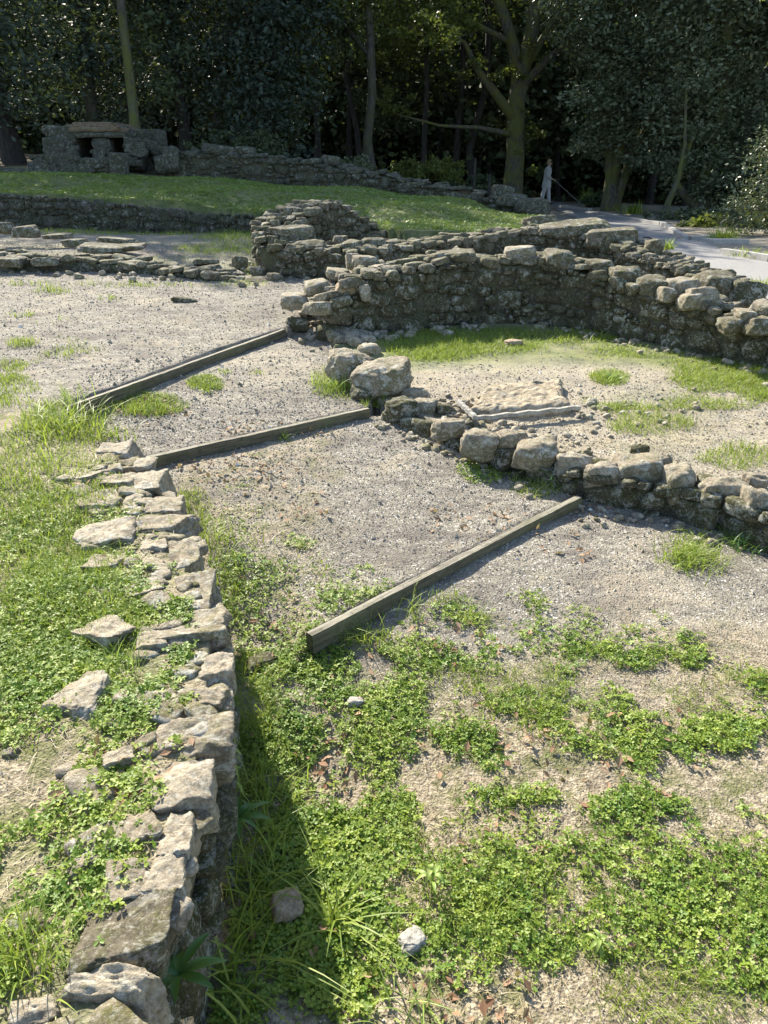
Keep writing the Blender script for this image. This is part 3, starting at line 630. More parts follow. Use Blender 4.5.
board(B2a, B2b, 'middle timber board ending at the big rounded boulders', .125, .035, (.1, .9))
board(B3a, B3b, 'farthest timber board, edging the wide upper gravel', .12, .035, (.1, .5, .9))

# ------------------------------------------------------------------ little stone bath house, upper left
def bathhouse():
    o = T(95, 176, 17.2); o[2] = float(hz(o[0], o[1])[0])
    root = empty('stone_bath_house', o, 'low ruined stone chamber with two dark openings under rusty roof slabs', 'ruin')
    root.scale = (.86, 1, .88)
    def q(px, py, d=0): p = T(px, py, 17.2 + d); return p
    def lump(acc, p0, p1, y0, y1, nz=.05, tint=.5):      # a rough mass between two image corners
        a = q(p0[0], p0[1], 0); b = q(p1[0], p1[1], 0); x0, x1 = sorted((a[0], b[0])); z0, z1 = sorted((a[2], b[2])); Y_ = a[1]
        n_ = 14; D, Fc = ICO[4]
        m_ = np.abs(D).max(1)[:, None]; C_ = (D / m_ * .9 + D * .1) * .5; V = np.array([(x0 + x1) / 2, Y_ + (y0 + y1) / 2, (z0 + z1) / 2]) + C_ * np.array([x1 - x0, y1 - y0, z1 - z0])
        V = V + np.stack([noise(V, 3.2, 5 + k, 4, .65) for k in range(3)], 1) * nz; acc.add(V, Fc, tint)
    def face(acc, p0, p1, yy, sz=.2, n=20):               # stones showing in the front of a mass
        for _ in range(n):
            px = random.uniform(p0[0], p1[0]); py = random.uniform(p0[1], p1[1]); p = q(px, py); w_ = sz * random.uniform(.6, 1.5)
            put_rock(acc, (p[0], p[1] + yy, p[2]), (w_, sz * .7, w_ * random.uniform(.35, .7)), 0, .08, 3)
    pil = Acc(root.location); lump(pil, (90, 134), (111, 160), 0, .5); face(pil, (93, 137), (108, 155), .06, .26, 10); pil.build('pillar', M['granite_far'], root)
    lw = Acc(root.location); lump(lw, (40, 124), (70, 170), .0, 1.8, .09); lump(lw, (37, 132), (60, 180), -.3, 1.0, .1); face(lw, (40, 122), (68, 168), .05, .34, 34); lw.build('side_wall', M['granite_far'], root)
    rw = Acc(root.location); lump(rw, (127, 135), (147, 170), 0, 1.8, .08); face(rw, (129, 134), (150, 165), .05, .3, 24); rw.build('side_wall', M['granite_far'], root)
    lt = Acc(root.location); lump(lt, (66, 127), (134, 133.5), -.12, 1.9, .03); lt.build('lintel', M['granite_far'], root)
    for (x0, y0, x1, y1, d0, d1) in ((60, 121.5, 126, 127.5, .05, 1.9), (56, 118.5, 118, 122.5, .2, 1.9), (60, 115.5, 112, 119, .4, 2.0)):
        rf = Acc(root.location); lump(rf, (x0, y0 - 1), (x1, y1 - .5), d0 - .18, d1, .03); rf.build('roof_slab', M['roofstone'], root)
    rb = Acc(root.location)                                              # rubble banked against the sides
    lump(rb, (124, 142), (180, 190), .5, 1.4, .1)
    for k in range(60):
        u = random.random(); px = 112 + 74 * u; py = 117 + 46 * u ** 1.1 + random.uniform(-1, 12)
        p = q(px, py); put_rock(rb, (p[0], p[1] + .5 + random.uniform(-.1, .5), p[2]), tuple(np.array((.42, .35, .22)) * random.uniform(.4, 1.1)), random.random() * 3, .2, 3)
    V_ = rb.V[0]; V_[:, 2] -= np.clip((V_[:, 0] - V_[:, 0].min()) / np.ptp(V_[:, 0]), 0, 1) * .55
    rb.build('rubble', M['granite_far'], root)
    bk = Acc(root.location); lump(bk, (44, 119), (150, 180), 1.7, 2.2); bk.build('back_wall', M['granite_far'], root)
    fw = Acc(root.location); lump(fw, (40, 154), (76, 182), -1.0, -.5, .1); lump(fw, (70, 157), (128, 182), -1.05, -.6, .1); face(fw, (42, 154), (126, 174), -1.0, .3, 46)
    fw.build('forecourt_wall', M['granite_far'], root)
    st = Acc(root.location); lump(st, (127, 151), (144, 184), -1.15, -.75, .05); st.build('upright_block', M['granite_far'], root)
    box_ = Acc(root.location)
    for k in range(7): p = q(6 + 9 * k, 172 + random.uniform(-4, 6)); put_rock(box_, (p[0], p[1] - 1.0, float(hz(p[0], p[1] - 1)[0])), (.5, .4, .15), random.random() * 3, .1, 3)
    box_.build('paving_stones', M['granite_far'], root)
bathhouse()

# ------------------------------------------------------------------ leaves, grass, clover
def quat_frames(n, r, up=.6):
    d = r.normal(size=(n, 3)); d[:, 2] *= .6; d /= np.linalg.norm(d, axis=1)[:, None]
    nn = r.normal(size=(n, 3)); nn[:, 2] += up * 2; s = np.cross(d, nn); s /= np.linalg.norm(s, axis=1)[:, None] + 1e-9
    return d, s
def leaf_cloud(C, size, r, up=.6, asp=.5):
    n = len(C); d, s = quat_frames(n, r, up); L = (size * r.uniform(.6, 1.3, n))[:, None]
    up_ = np.cross(s, d)
    V = np.stack([C, C + d * L * .5 + s * L * asp / 2 + up_ * L * .06, C + d * L, C + d * L * .5 - s * L * asp / 2 + up_ * L * .06], 1).reshape(-1, 3)
    Fc = np.arange(n * 4).reshape(n, 4); t = np.repeat(np.clip(r.normal(.5, .28, n), 0, 1), 4)
    return V, Fc, t
def blades(C, h, wd, r, bend=.5, seg=2, dirs=None):
    """grass blades rooted at C (n,3), heights h (n)"""
    n = len(C); a = r.uniform(0, 2 * math.pi, n) if dirs is None else dirs
    d = np.stack([np.cos(a), np.sin(a), np.zeros(n)], 1); a2 = a + math.pi / 2 + r.normal(0, .5, n); s = np.stack([np.cos(a2), np.sin(a2), np.zeros(n)], 1)
    b = bend * r.uniform(.3, 1.5, n); V = []
    for k in range(seg + 1):
        u = k / seg; x = (b * u ** 1.8 * h)[:, None]; z = (h * (u - .35 * np.minimum(b, 1.6) * u ** 2.4))[:, None]
        p = C + d * x + np.array([0, 0, 1]) * z
        ww = (wd * (1 - u ** 1.6) * .5 + wd * .04)[:, None] if np.ndim(wd) else wd * (1 - u ** 1.6) * .5 + wd * .04
        V += [p - s * ww, p + s * ww]
    V = np.stack(V, 1); m = (seg + 1) * 2; base = np.arange(n)[:, None] * m
    Fc = np.concatenate([base + np.array([2 * k, 2 * k + 1, 2 * k + 3, 2 * k + 2]) for k in range(seg)])
    return V.reshape(-1, 3), Fc, np.repeat(np.clip(r.normal(.5, .28, n), 0, 1), m)
def clovers(C, size, r):
    """three-leaflet leaves on short stalks; C = leaf centres"""
    n = len(C); a0 = r.uniform(0, 2 * math.pi, n); tl = r.normal(0, .34, (n, 2)); tin = np.clip(r.normal(.45, .2, n) + .35 * noise2(C[:, 0], C[:, 1], 9, 77, 2), 0, 1)
    Vs = []; Fs = []; Ts = []
    for k in range(3):
        a = a0 + k * 2.094; d = np.stack([np.cos(a), np.sin(a), tl[:, 0] * np.cos(a) + tl[:, 1] * np.sin(a) + .12], 1)
        s = np.stack([-np.sin(a), np.cos(a), -tl[:, 0] * np.sin(a) + tl[:, 1] * np.cos(a)], 1); L = size[:, None]
        V = np.stack([C, C + d * L * .5 + s * L * .36 + [0, 0, .0015], C + d * L * .92 + s * L * .30, C + d * L * .88 - np.array([0, 0, 1]) * L * .06, C + d * L * .92 - s * L * .30, C + d * L * .5 - s * L * .36 + [0, 0, .0015]], 1)
        base = np.arange(n)[:, None] * 6 + k * n * 6
        Fs += [base + np.array([0, 1, 2, 3]), base + np.array([0, 3, 4, 5])]; Vs.append(V.reshape(-1, 3)); Ts.append(np.repeat(tin, 6))
    return np.concatenate(Vs), np.concatenate(Fs), np.concatenate(Ts)

def blobmask(X, Y, Z, blobs):
    px, py, t = proj(X, Y, Z); m = np.zeros(X.shape)
    for cx, cy, rx, ry, s in blobs: m = np.maximum(m, s * np.clip(1.35 - ((px - cx) / rx) ** 2 - ((py - cy) / ry) ** 2, 0, 1))
    return m
CL = [(440, 345, 60, 14, .8), (500, 335, 50, 8, .6), (720, 350, 40, 10, .6), (150, 408, 26, 10, .8), (600, 640, 140, 30, .28), (100, 780, 60, 60, .36), (80, 900, 50, 30, .36), (330, 935, 95, 90, 1), (340, 838, 75, 28, 1), (610, 895, 190, 80, .9), (500, 950, 120, 55, .75), (700, 960, 90, 50, .5), (720, 730, 48, 22, .9), (760, 900, 60, 120, .8), (640, 810, 56, 22, .7), (540, 795, 26, 12, .7), (465, 742, 34, 18, .85), (395, 705, 34, 36, .62), (425, 655, 48, 18, .75),
      (462, 612, 34, 12, .8), (345, 602, 40, 14, .7), (280, 745, 46, 30, .8), (390, 815, 36, 18, .9), (220, 1000, 90, 40, .7), (375, 828, 40, 20, 1), (482, 470, 27, 15, 1.1), (635, 662, 30, 12, .85), (688, 640, 18, 9, .9), (606, 648, 24, 9, .8), (662, 618, 14, 6, .8), (530, 604, 30, 14, .75),
      (108, 868, 36, 26, 1.1), (60, 560, 90, 60, .7), (50, 650, 70, 60, .75), (115, 600, 40, 50, .5), (130, 715, 40, 30, .6), (30, 740, 50, 40, .5), (300, 655, 50, 30, .6), (240, 620, 30, 50, .6), (560, 660, 40, 20, .5), (520, 700, 50, 20, .4), (690, 560, 26, 16, .7), (385, 590, 14, 8, .6), (300, 540, 24, 9, .5), (250, 570, 40, 16, .4), (360, 573, 14, 7, .6), (200, 390, 16, 6, .7),
      (730, 740, 30, 16, .7), (500, 655, 90, 20, .3), (620, 720, 120, 40, .3), (480, 800, 40, 16, .6)]
GR = [(690, 548, 24, 22, 1.1), (740, 541, 20, 12, .7), (537, 486, 30, 15, 1.1), (225, 585, 26, 40, .9), (190, 515, 22, 30, .9), (250, 700, 30, 60, .75), (238, 790, 26, 50, .7), (235, 900, 50, 70, .7), (300, 980, 90, 50, .4), (60, 425, 50, 24, 1), (15, 470, 50, 50, .75), (60, 520, 80, 50, .7), (40, 600, 90, 80, .6), (125, 650, 30, 25, 1), (120, 700, 40, 22, .7),
      (338, 382, 26, 20, 1), (375, 402, 16, 9, .9), (140, 408, 32, 12, 1), (205, 384, 18, 8, .9), (430, 345, 55, 16, 1), (480, 345, 60, 12, .7), (560, 335, 60, 10, .6), (610, 378, 22, 8, 1), (720, 376, 60, 14, 1.05), (760, 385, 40, 16, 1), (650, 425, 46, 12, .95), (630, 410, 40, 8, .7), (740, 458, 46, 14, 1), (700, 405, 50, 8, .6), (690, 395, 30, 8, .5),
      (30, 960, 35, 40, .9), (150, 285, 150, 3, .7), (120, 232, 140, 4, .8), (240, 236, 50, 8, .8), (60, 268, 80, 4, .8), (150, 960, 60, 30, .3), (260, 270, 20, 10, .7), (220, 250, 50, 6, .7), (260, 245, 20, 6, .7), (50, 292, 26, 3, .9), (20, 315, 18, 4, .8), (22, 343, 20, 6, .9), (110, 300, 14, 3, .6), (10, 366, 20, 6, .7), (15, 385, 30, 10, .8), (590, 400, 12, 6, .6), (20, 700, 40, 60, .6), (350, 640, 40, 10, .6), (440, 600, 30, 10, .6), (690, 330, 60, 10, .3), (470, 620, 20, 8, .6), (560, 480, 12, 8, .6),
      (700, 1000, 120, 50, .8), (600, 890, 230, 110, .42), (560, 700, 230, 50, .29), (50, 500, 90, 60, .9), (50, 620, 90, 60, .8), (45, 330, 60, 40, .12), (15, 395, 40, 20, .6), (150, 265, 60, 8, .4), (740, 340, 50, 10, .4)]
def hfix(x, y): return hz(x, y)
def scatter(n, x0, x1, y0, y1, blobs, seed, thr_noise=.45, nsc=9, power=1., base=0.):
    r = np.random.default_rng(seed); x = r.uniform(x0, x1, n); y = r.uniform(y0, y1, n); z = hz(x, y)
    m = blobmask(x, y, z, blobs) + base
    nz = noise2(x, y, nsc, seed, 3, .6) * thr_noise + noise2(x, y, nsc * .3, seed + 3, 2) * thr_noise * .6
    keep = r.random(n) < np.clip((m + nz * (m > 0) - .28) * 1.6, 0, 1) ** power
    return x[keep], y[keep], z[keep], r
def drop_on_steps(x, y, z, tol=.04):
    e = .03; ok = (np.abs(hz(x + e, y) - z) < tol) & (np.abs(hz(x - e, y) - z) < tol) & (np.abs(hz(x, y + e) - z) < tol) & (np.abs(hz(x, y - e) - z) < tol); return ok
# clover carpet
Vs, Fs, Ts = [], [], []; off = 0
def collect(V, Fc, t):
    global off
    Vs.append(V); Fs.append(Fc + off); Ts.append(t); off += len(V)
def flush(name, mat, label=None, smooth=True, cat=None):
    global Vs, Fs, Ts, off
    o = mesh_obj(name, np.concatenate(Vs), [np.concatenate(Fs)], M[mat], None, smooth, {'tint': np.concatenate(Ts)})
    Vs, Fs, Ts = [], [], []; off = 0
    return tag(o, label, cat, kind='stuff')
for (n, x0, x1, y0, y1, sz0, seed, base) in ((150000, -1.2, 2.4, .1, 2.2, .0088, 11, 0.02), (90000, -2.5, 3.2, 2.2, 4.6, .010, 12, 0)):
    x, y, z, r = scatter(n, x0, x1, y0, y1, CL, seed, 1.15, 6.5, .8, base)
    ok = drop_on_steps(x, y, z, .06); x, y, z = x[ok], y[ok], z[ok]
    hgt = r.uniform(.003, .022, len(x)) * (1 + .5 * noise2(x, y, 7, 4))
    collect(*clovers(np.stack([x, y, z + hgt], 1), sz0 * r.uniform(.6, 1.35, len(x)) * (1 + .35 * blobmask(x, y, z, [(310, 935, 90, 90, 1), (320, 838, 60, 28, 1)])), r))
flush('clover_cover', 'clover', 'low clover carpeting the ground in bright green patches', True, 'clover')
# grass: near and middle
for (n, x0, x1, y0, y1, h0, wd, seed) in ((150000, -1.6, 2.4, .1, 2.4, .04, .0022, 21), (190000, -3.6, 3.6, 2.4, 6, .04, .0035, 22), (120000, -7, 6, 6, 12.6, .05, .006, 23)):
    x, y, z, r = scatter(n, x0, x1, y0, y1, GR, seed, .5, 5, .9)
    hh = h0 * r.uniform(.5, 1.6, len(x)) * (1 + .6 * np.clip(noise2(x, y, 5, 8), -.6, 1))
    collect(*blades(np.stack([x, y, z - .004], 1), hh, wd, r, .7))
for (n, x0, x1, y0, y1, seed) in ((150000, -.4, 4.6, 4.4, 7.2, 24), (60000, -2.2, -.4, 3.6, 5.2, 25)):
    x, y, z, r = scatter(n, x0, x1, y0, y1, [(440, 345, 55, 17, 1), (500, 340, 60, 14, .9), (570, 338, 60, 9, .7), (610, 378, 22, 9, 1), (725, 378, 60, 16, 1), (760, 388, 30, 16, 1), (655, 423, 44, 14, .9), (625, 410, 40, 8, .8), (740, 458, 46, 16, 1), (560, 435, 20, 6, .6), (700, 405, 60, 8, .6), (640, 352, 60, 8, .5), (700, 365, 50, 8, .8), (150, 405, 36, 12, .9), (205, 383, 20, 8, .9), (240, 372, 30, 5, .5)], seed, .5, 6)
    collect(*blades(np.stack([x, y, z - .004], 1), .03 * r.uniform(.4, 1.6, len(x)), .0045, r, 1.0))
flush('grass_tufts', 'grass', 'tufts of thin green grass growing between the stones and along the boards', True, 'grass')
# turf of the green terrace
r = np.random.default_rng(31); n = 170000
x = r.uniform(-13, 3.6, n); y = r.uniform(10.4, 18.2, n)
inu = inpoly(x, y, POLY_U); nz = noise2(x, y, 1.6, 6, 4, .6); keep = inu & (r.random(n) < np.clip(.75 + nz * 1.4, 0.1, 1)); x, y = x[keep], y[keep]; z = hz(x, y)
hh = .045 * r.uniform(.5, 1.5, len(x)) * (1 + .5 * noise2(x, y, 3, 2)); hh *= 1 + .6 * np.clip(noise2(x, y, 1.1, 12, 2), -.5, 1); collect(*blades(np.stack([x, y, z - .01], 1), hh, .011, r, .7, 2)); w_ = r.random(len(x)) < .12; collect(*clovers(np.stack([x[w_], y[w_], z[w_] + .02], 1), np.full(w_.sum(), .035), r))
flush('terrace_turf', 'grass_far', 'short green turf covering the upper terrace', True, 'grass')
# small broad-leaved weeds between the clover
WD = [(590, 890, 220, 90, .45), (560, 690, 240, 60, .2), (320, 930, 90, 90, .6), (250, 1000, 120, 40, .7), (60, 600, 100, 140, .6), (90, 860, 90, 90, .33), (300, 600, 60, 50, .4), (240, 540, 40, 60, .4), (400, 640, 60, 24, .4), (690, 555, 40, 20, .5), (480, 975, 80, 40, .4)]
for (n, x0, x1, y0, y1, sz, seed) in ((70000, -1.2, 2.4, .1, 2.3, .017, 14), (50000, -2.5, 3.2, 2.3, 4.4, .018, 15)):
    x, y, z, r = scatter(n, x0, x1, y0, y1, WD, seed, .9, 9, .8)
    collect(*leaf_cloud(np.stack([x, y, z + r.uniform(.001, .014, len(x))], 1), sz, r, 1.5, .42))
flush('small_weeds', 'clover', 'small narrow-leaved weeds creeping between the clover patches', False, 'weeds')
# dry straw and thatch lying on soil
STR = [(560, 700, 260, 90, .55), (560, 880, 260, 140, .7), (60, 600, 120, 200, .8), (80, 850, 130, 120, .8), (480, 1000, 90, 40, .8), (340, 640, 60, 20, .5), (620, 420, 160, 50, .5), (300, 560, 80, 40, .35), (720, 640, 90, 40, .2), (160, 560, 60, 120, .4)]
x, y, z, r = scatter(90000, -1.8, 2.8, .1, 4.4, STR, 41, .5, 8)
collect(*blades(np.stack([x, y, z + .001], 1), .014 * r.uniform(.4, 1.6, len(x)), .002, r, 2.6))
flush('dry_grass', 'straw', 'dry straw and thatch lying on the bare soil', True, 'dry grass')
# leaf litter
LIT = [(480, 1000, 70, 30, 1), (560, 780, 180, 90, .5), (340, 740, 60, 90, .55), (420, 640, 120, 26, .6), (290, 500, 80, 30, .3), (590, 505, 35, 16, .9), (640, 880, 200, 120, .3), (270, 640, 50, 60, .5), (400, 640, 60, 22, .5), (340, 690, 40, 50, .5), (240, 470, 80, 20, .5), (560, 540, 60, 20, .4), (230, 780, 60, 90, .5), (90, 540, 60, 80, .4), (120, 780, 60, 40, .5), (150, 410, 60, 16, .5), (280, 430, 90, 10, .5), (300, 960, 90, 60, .3), (480, 530, 60, 30, .4)]
x, y, z, r = scatter(16000, -1.6, 2.4, .2, 5, LIT, 51, .6, 5)
C = np.stack([x, y, z + r.uniform(.004, .016, len(x))], 1)
V, Fc, t = leaf_cloud(C, .030, r, 1.8, .55); collect(V, Fc, t)
x, y, z, r = scatter(5000, -1.6, 2.4, .2, 5, LIT, 52, .6, 5); V, Fc, t = leaf_cloud(np.stack([x, y, z + r.uniform(.006, .016, len(x))], 1), .036, r, 1.8, .42); collect(V, Fc, t)
flush('leaf_litter', 'litter', 'scattered brown dead leaves on the gravel and soil', False, 'dead leaves')
# grit: real grains on the near gravel
r = np.random.default_rng(61); n = 130000
x = r.uniform(-1.9, 2.9, n); y = .2 + 5.2 * r.random(n) ** 1.1; z = hz(x, y); ok = drop_on_steps(x, y, z, .03) & (~inpoly(x, y, POLY_L) | (y > 3.8) | (r.random(n) < .7))
ok &= r.random(n) < np.clip((5.4 - y) / 2.4, .1, 1)
x, y, z = x[ok], y[ok], z[ok]
x2 = r.uniform(-5.5, 4.6, 50000); y2 = r.uniform(4, 11, 50000); z2 = hz(x2, y2); ok = drop_on_steps(x2, y2, z2, .05) & (~inpoly(x2, y2, POLY_R6) | (r.random(50000) < .3)); x = np.r_[x, x2[ok]]; y = np.r_[y, y2[ok]]; z = np.r_[z, z2[ok]]; n = len(x)
D1 = np.array([[1, 0, 0], [-.5, .87, 0], [-.5, -.87, 0], [0, 0, .9]]); a = r.uniform(0, 6.28, n); s = r.uniform(.0012, .0036, n) * (1 + 1.2 * (r.random(n) > .97)) * np.clip(y / 2.2, .8, 2.3)
ca, sa = np.cos(a), np.sin(a); V = np.zeros((n, 4, 3)); J = D1[None] * (1 + r.normal(0, .3, (n, 4, 3)))
V[..., 0] = (J[..., 0] * ca[:, None] - J[..., 1] * sa[:, None]) * s[:, None] + x[:, None]; V[..., 1] = (J[..., 0] * sa[:, None] + J[..., 1] * ca[:, None]) * s[:, None] + y[:, None]; V[..., 2] = J[..., 2] * s[:, None] + z[:, None] + .0005
b4 = np.arange(n)[:, None] * 4; Fg = np.concatenate([b4 + np.array(q) for q in ([0, 1, 3], [1, 2, 3], [2, 0, 3])])
def grit_mat():
    b = NB('grit'); t = b.attr('tint'); c = b.mix(b.ramp(t, 0, .8), (.15, .132, .10), (.40, .358, .285)); c = b.mix(b.ramp(t, .95, .97), c, (.68, .65, .6)); b.l(c, b.b.inputs['Base Color']); b.b.inputs['Roughness'].default_value = .9; return b.m
M['grit'] = grit_mat()
tag(mesh_obj('gravel_grains', V.reshape(-1, 3), [Fg], M['grit'], None, False, {'tint': np.repeat(r.random(n), 4)}), 'loose granite grit strewn over the terraces', 'gravel', kind='stuff')
# small rubble along wall feet
acc = Acc(); r_ = random.Random(5)
def footing(line, n, zoff, spread, smin, smax, side=-1):
    pts = np.array(line); d = np.r_[0, np.cumsum(np.linalg.norm(np.diff(pts[:, :2], axis=0), axis=1))]
    for _ in range(n):
        p, t, nn = frame_at(pts, d, random.uniform(0, d[-1])); q = p[:2] + side * nn * (zoff + abs(random.gauss(0, spread))); s = random.uniform(smin, smax)
        put_rock(acc, (q[0], q[1], float(hz(*q)[0]) + s * .15), (s, s * random.uniform(.6, 1), s * .6), random.random() * 6, .3, 2)
footing(Dline[:9], 70, .15, .06, .02, .06); footing(Aline, 110, .24, .1, .02, .08); footing(W3, 70, .26, .15, .03, .1); footing(Dline[:5], 60, .14, .08, .02, .06, 1); footing(Aline[:4], 30, .3, .15, .05, .12); footing(Bline[4:9], 40, .3, .1, .04, .1); footing(Aline[:2], 50, .15, .3, .06, .18); footing(Aline[:2], 30, .1, .2, .06, .16, 1)
for cx, cy, rx, ry, n in ((450, 408, 34, 14, 60), (590, 412, 30, 12, 26), (310, 330, 20, 30, 40), (560, 440, 60, 8, 20), (600, 520, 40, 8, 14), (650, 410, 100, 30, 26)):
    for _ in range(n):
        p = G(random.gauss(cx, rx * .5), random.gauss(cy, ry * .5)); s = random.uniform(.015, .055) * (p[1] / 4); put_rock(acc, (p[0], p[1], p[2] + s * .15), (s, s * .8, s * .5), random.random() * 6, .3, 2)
tag(acc.build('loose_rubble', M['granite'], None), 'small broken stones strewn at the foot of the walls', 'rubble', kind='stuff')

# ------------------------------------------------------------------ single plants
def tuft(px, py, label, n, h, wd, bend, mat='grass', spread=.03, name='grass_tuft', group='single grass tufts', seed=0, z=None):
    g = G(px, py) if z is None else P(px, py, z); r = np.random.default_rng(700 + seed)
    C = np.stack([r.normal(0, spread, n), r.normal(0, spread, n), np.zeros(n) - .005], 1)
    V, Fc, t = blades(C, h * r.uniform(.5, 1.2, n), wd, r, bend, 5)
    o = mesh_obj(name, V, [Fc], M[mat], None, True, {'tint': t}); o.location = tuple(float(c) for c in g)
    return tag(o, label, 'grass', group)
tuft(335, 925, 'arching long-bladed grass tuft beside the tan stone', 26, .17, .006, 1.3, 'grass', .015, seed=1)
tuft(690, 560, 'bushy dark grass tuft at the foot of the low boulder wall, right', 260, .10, .004, 1.0, 'grass', .06, seed=2)
tuft(742, 545, 'smaller grass tuft right of the bushy one under the low boulder wall', 120, .09, .005, 1.1, 'weed', .05, seed=3)
tuft(122, 682, 'bright upright grass tuft growing between stones on top of the foreground wall', 60, .12, .0035, .6, 'palegreen', .03, seed=4, z=.37)
tuft(22, 975, 'stiff grass tuft at the bottom left corner', 70, .13, .0045, .7, 'grass', .035, seed=5, z=.39)
tuft(60, 985, 'spiky grass tuft beside the bottom left slab', 40, .10, .004, .8, 'palegreen', .03, seed=6, z=.39)
tuft(60, 432, 'dense grass clump at the left end of the farthest timber board', 240, .17, .006, .9, 'grass', .11, seed=7)
tuft(105, 440, 'grass clump behind the round stone at the wall end', 90, .11, .006, .9, 'grass', .06, seed=8)
tuft(338, 388, 'yellow-green grass growing left of the big boulders', 110, .13, .006, .9, 'palegreen', .07, seed=9)
tuft(376, 408, 'small green plant at the end of the middle timber board', 50, .08, .007, 1.1, 'grass', .035, seed=10)
tuft(70, 400, 'tall seeding grass over the end of the farthest board', 40, .14, .004, .5, 'palegreen', .05, seed=17)
tuft(612, 380, 'small leafy tuft in front of the tall curved wall', 36, .08, .010, 1.1, 'palegreen', .03, seed=11)
tuft(365, 640, 'grass tuft hanging over the near end of the long timber board', 34, .10, .004, 1.1, 'grass', .03, seed=12)
tuft(415, 612, 'thin grass tuft at the middle foot of the long timber board', 30, .10, .004, 1.1, 'grass', .04, seed=13)
tuft(560, 478, 'weeds in the corner of the long board and the boulder wall', 70, .09, .008, 1.1, 'weed', .05, seed=14)
tuft(265, 800, 'long grass in the shaded trench beside the wall', 110, .16, .004, .8, 'grass', .06, seed=15, z=-.05)
tuft(240, 880, 'tall grass at the foot of the foreground wall near the bottom', 110, .2, .0045, .8, 'grass', .06, seed=16, z=-.06)
tuft(225, 990, 'curving pale grass blades in the shaded bottom of the trench', 40, .22, .006, 1.3, 'grass', .05, seed=18, z=-.06)
tuft(410, 1010, 'bright grass blades at the bottom edge below the white stone', 30, .12, .004, 1.0, 'palegreen', .04, seed=19)
tuft(215, 540, 'grass along the shaded foot of the foreground wall', 130, .10, .004, .9, 'grass', .07, seed=20)
tuft(285, 440, 'short grass tuft against the middle timber board', 24, .07, .004, .7, 'grass', .015, seed=21)
tuft(586, 204, 'bright grass clump at the lower end of the cord', 120, .7, .03, .7, 'palegreen', .12, seed=22, z=.05)
tuft(634, 215, 'darker grass clump on the far verge of the path', 110, .5, .03, .8, 'grass', .15, seed=23, z=.03)
tuft(722, 246, 'scrubby plants on the verge right of the path', 200, .45, .02, .9, 'grass', .12, seed=24, z=.1)
tuft(750, 262, 'weeds at the right edge of the path', 120, .3, .015, .9, 'grass', .18, seed=25, z=.15)
tuft(668, 249, 'grass on the end of the rear hut wall', 60, .15, .01, .9, 'grass', .03, seed=26, z=.68)
tuft(757, 290, 'grass on the mound behind the boulders at right', 160, .12, .01, .9, 'grass', .04, seed=27, z=.62)
def lance_leaf(acc, base, ang, length, width, rise, droop):
    N_ = 6; V = []; d = np.array([math.cos(ang), math.sin(ang)]); s = np.array([-d[1], d[0]])
    for k in range(N_ + 1):
        u = k / N_; w_ = width * (math.sin(math.pi * min(1, u * .92 + .06)) ** .8) / 2
        x = length * u; z = rise * u - droop * u * u
        for sg in (-1, 0, 1): V.append([base[0] + d[0] * x + s[0] * w_ * sg, base[1] + d[1] * x + s[1] * w_ * sg, base[2] + z + abs(sg) * w_ * .35])
    f = [[i * 3 + k, i * 3 + k + 1, i * 3 + k + 4, i * 3 + k + 3] for i in range(N_) for k in range(2)]
    acc.add(np.array(V), [np.array(f)])
def rosette(px, py, z, label, n, L, wd, mat='weed', stem=0, seed=0, rise=.05):
    random.seed(seed); g = P(px, py, z); root = empty('weed_plant', g, label, 'plant', 'leafy weeds by the foreground wall'); acc = Acc(root.location)
    for k in range(n):
        lvl = k / max(n - 1, 1); lance_leaf(acc, (g[0], g[1], g[2] + stem * lvl), k * 2.4 + random.uniform(-.2, .2), L * random.uniform(.75, 1.1) * (1 - .4 * lvl * (stem > 0)), wd * random.uniform(.8, 1.1), rise, random.uniform(.03, .07))
    acc.build('leaves', M[mat], root)
    if stem:
        s_ = Acc(root.location); N_ = 8; V = [[g[0] + .003 * math.cos(q * 1.57), g[1] + .003 * math.sin(q * 1.57), g[2] - .02 + (stem + .02) * i / N_] for i in range(N_ + 1) for q in range(4)]
        f = [[i * 4 + q, i * 4 + (q + 1) % 4, i * 4 + 4 + (q + 1) % 4, i * 4 + 4 + q] for i in range(N_) for q in range(4)]
        s_.add(np.array(V), [np.array(f)]); s_.build('stem', M['palegreen'], root)
rosette(238, 818, .08, 'dark palmate rosette against the shaded face of the foreground wall', 9, .085, .02, seed=1)
rosette(178, 975, .25, 'dark palmate rosette low on the wall face near the bottom left', 9, .085, .02, seed=2)
rosette(238, 800, -.02, 'single upright stem with a pale leafy top beside the foreground wall', 22, .035, .008, 'palegreen', .3, seed=3, rise=.02)
rosette(432, 885, 0.0, 'bright lanceolate shoot standing in the sunny clover', 8, .06, .011, 'palegreen', .05, seed=4)
rosette(550, 785, 0.0, 'flat rosette of narrow leaves at the edge of the gravel', 12, .05, .009, 'weed', 0, seed=5, rise=.02)
rosette(570, 720, 0.0, 'small spiky weed on the straw right of centre', 9, .035, .007, 'weed', 0, seed=6, rise=.02)
rosette(600, 945, 0.0, 'pale broad-leaved weed in the clover near the bottom', 9, .05, .010, 'palegreen', 0.02, seed=7, rise=.03)
random.seed(99)

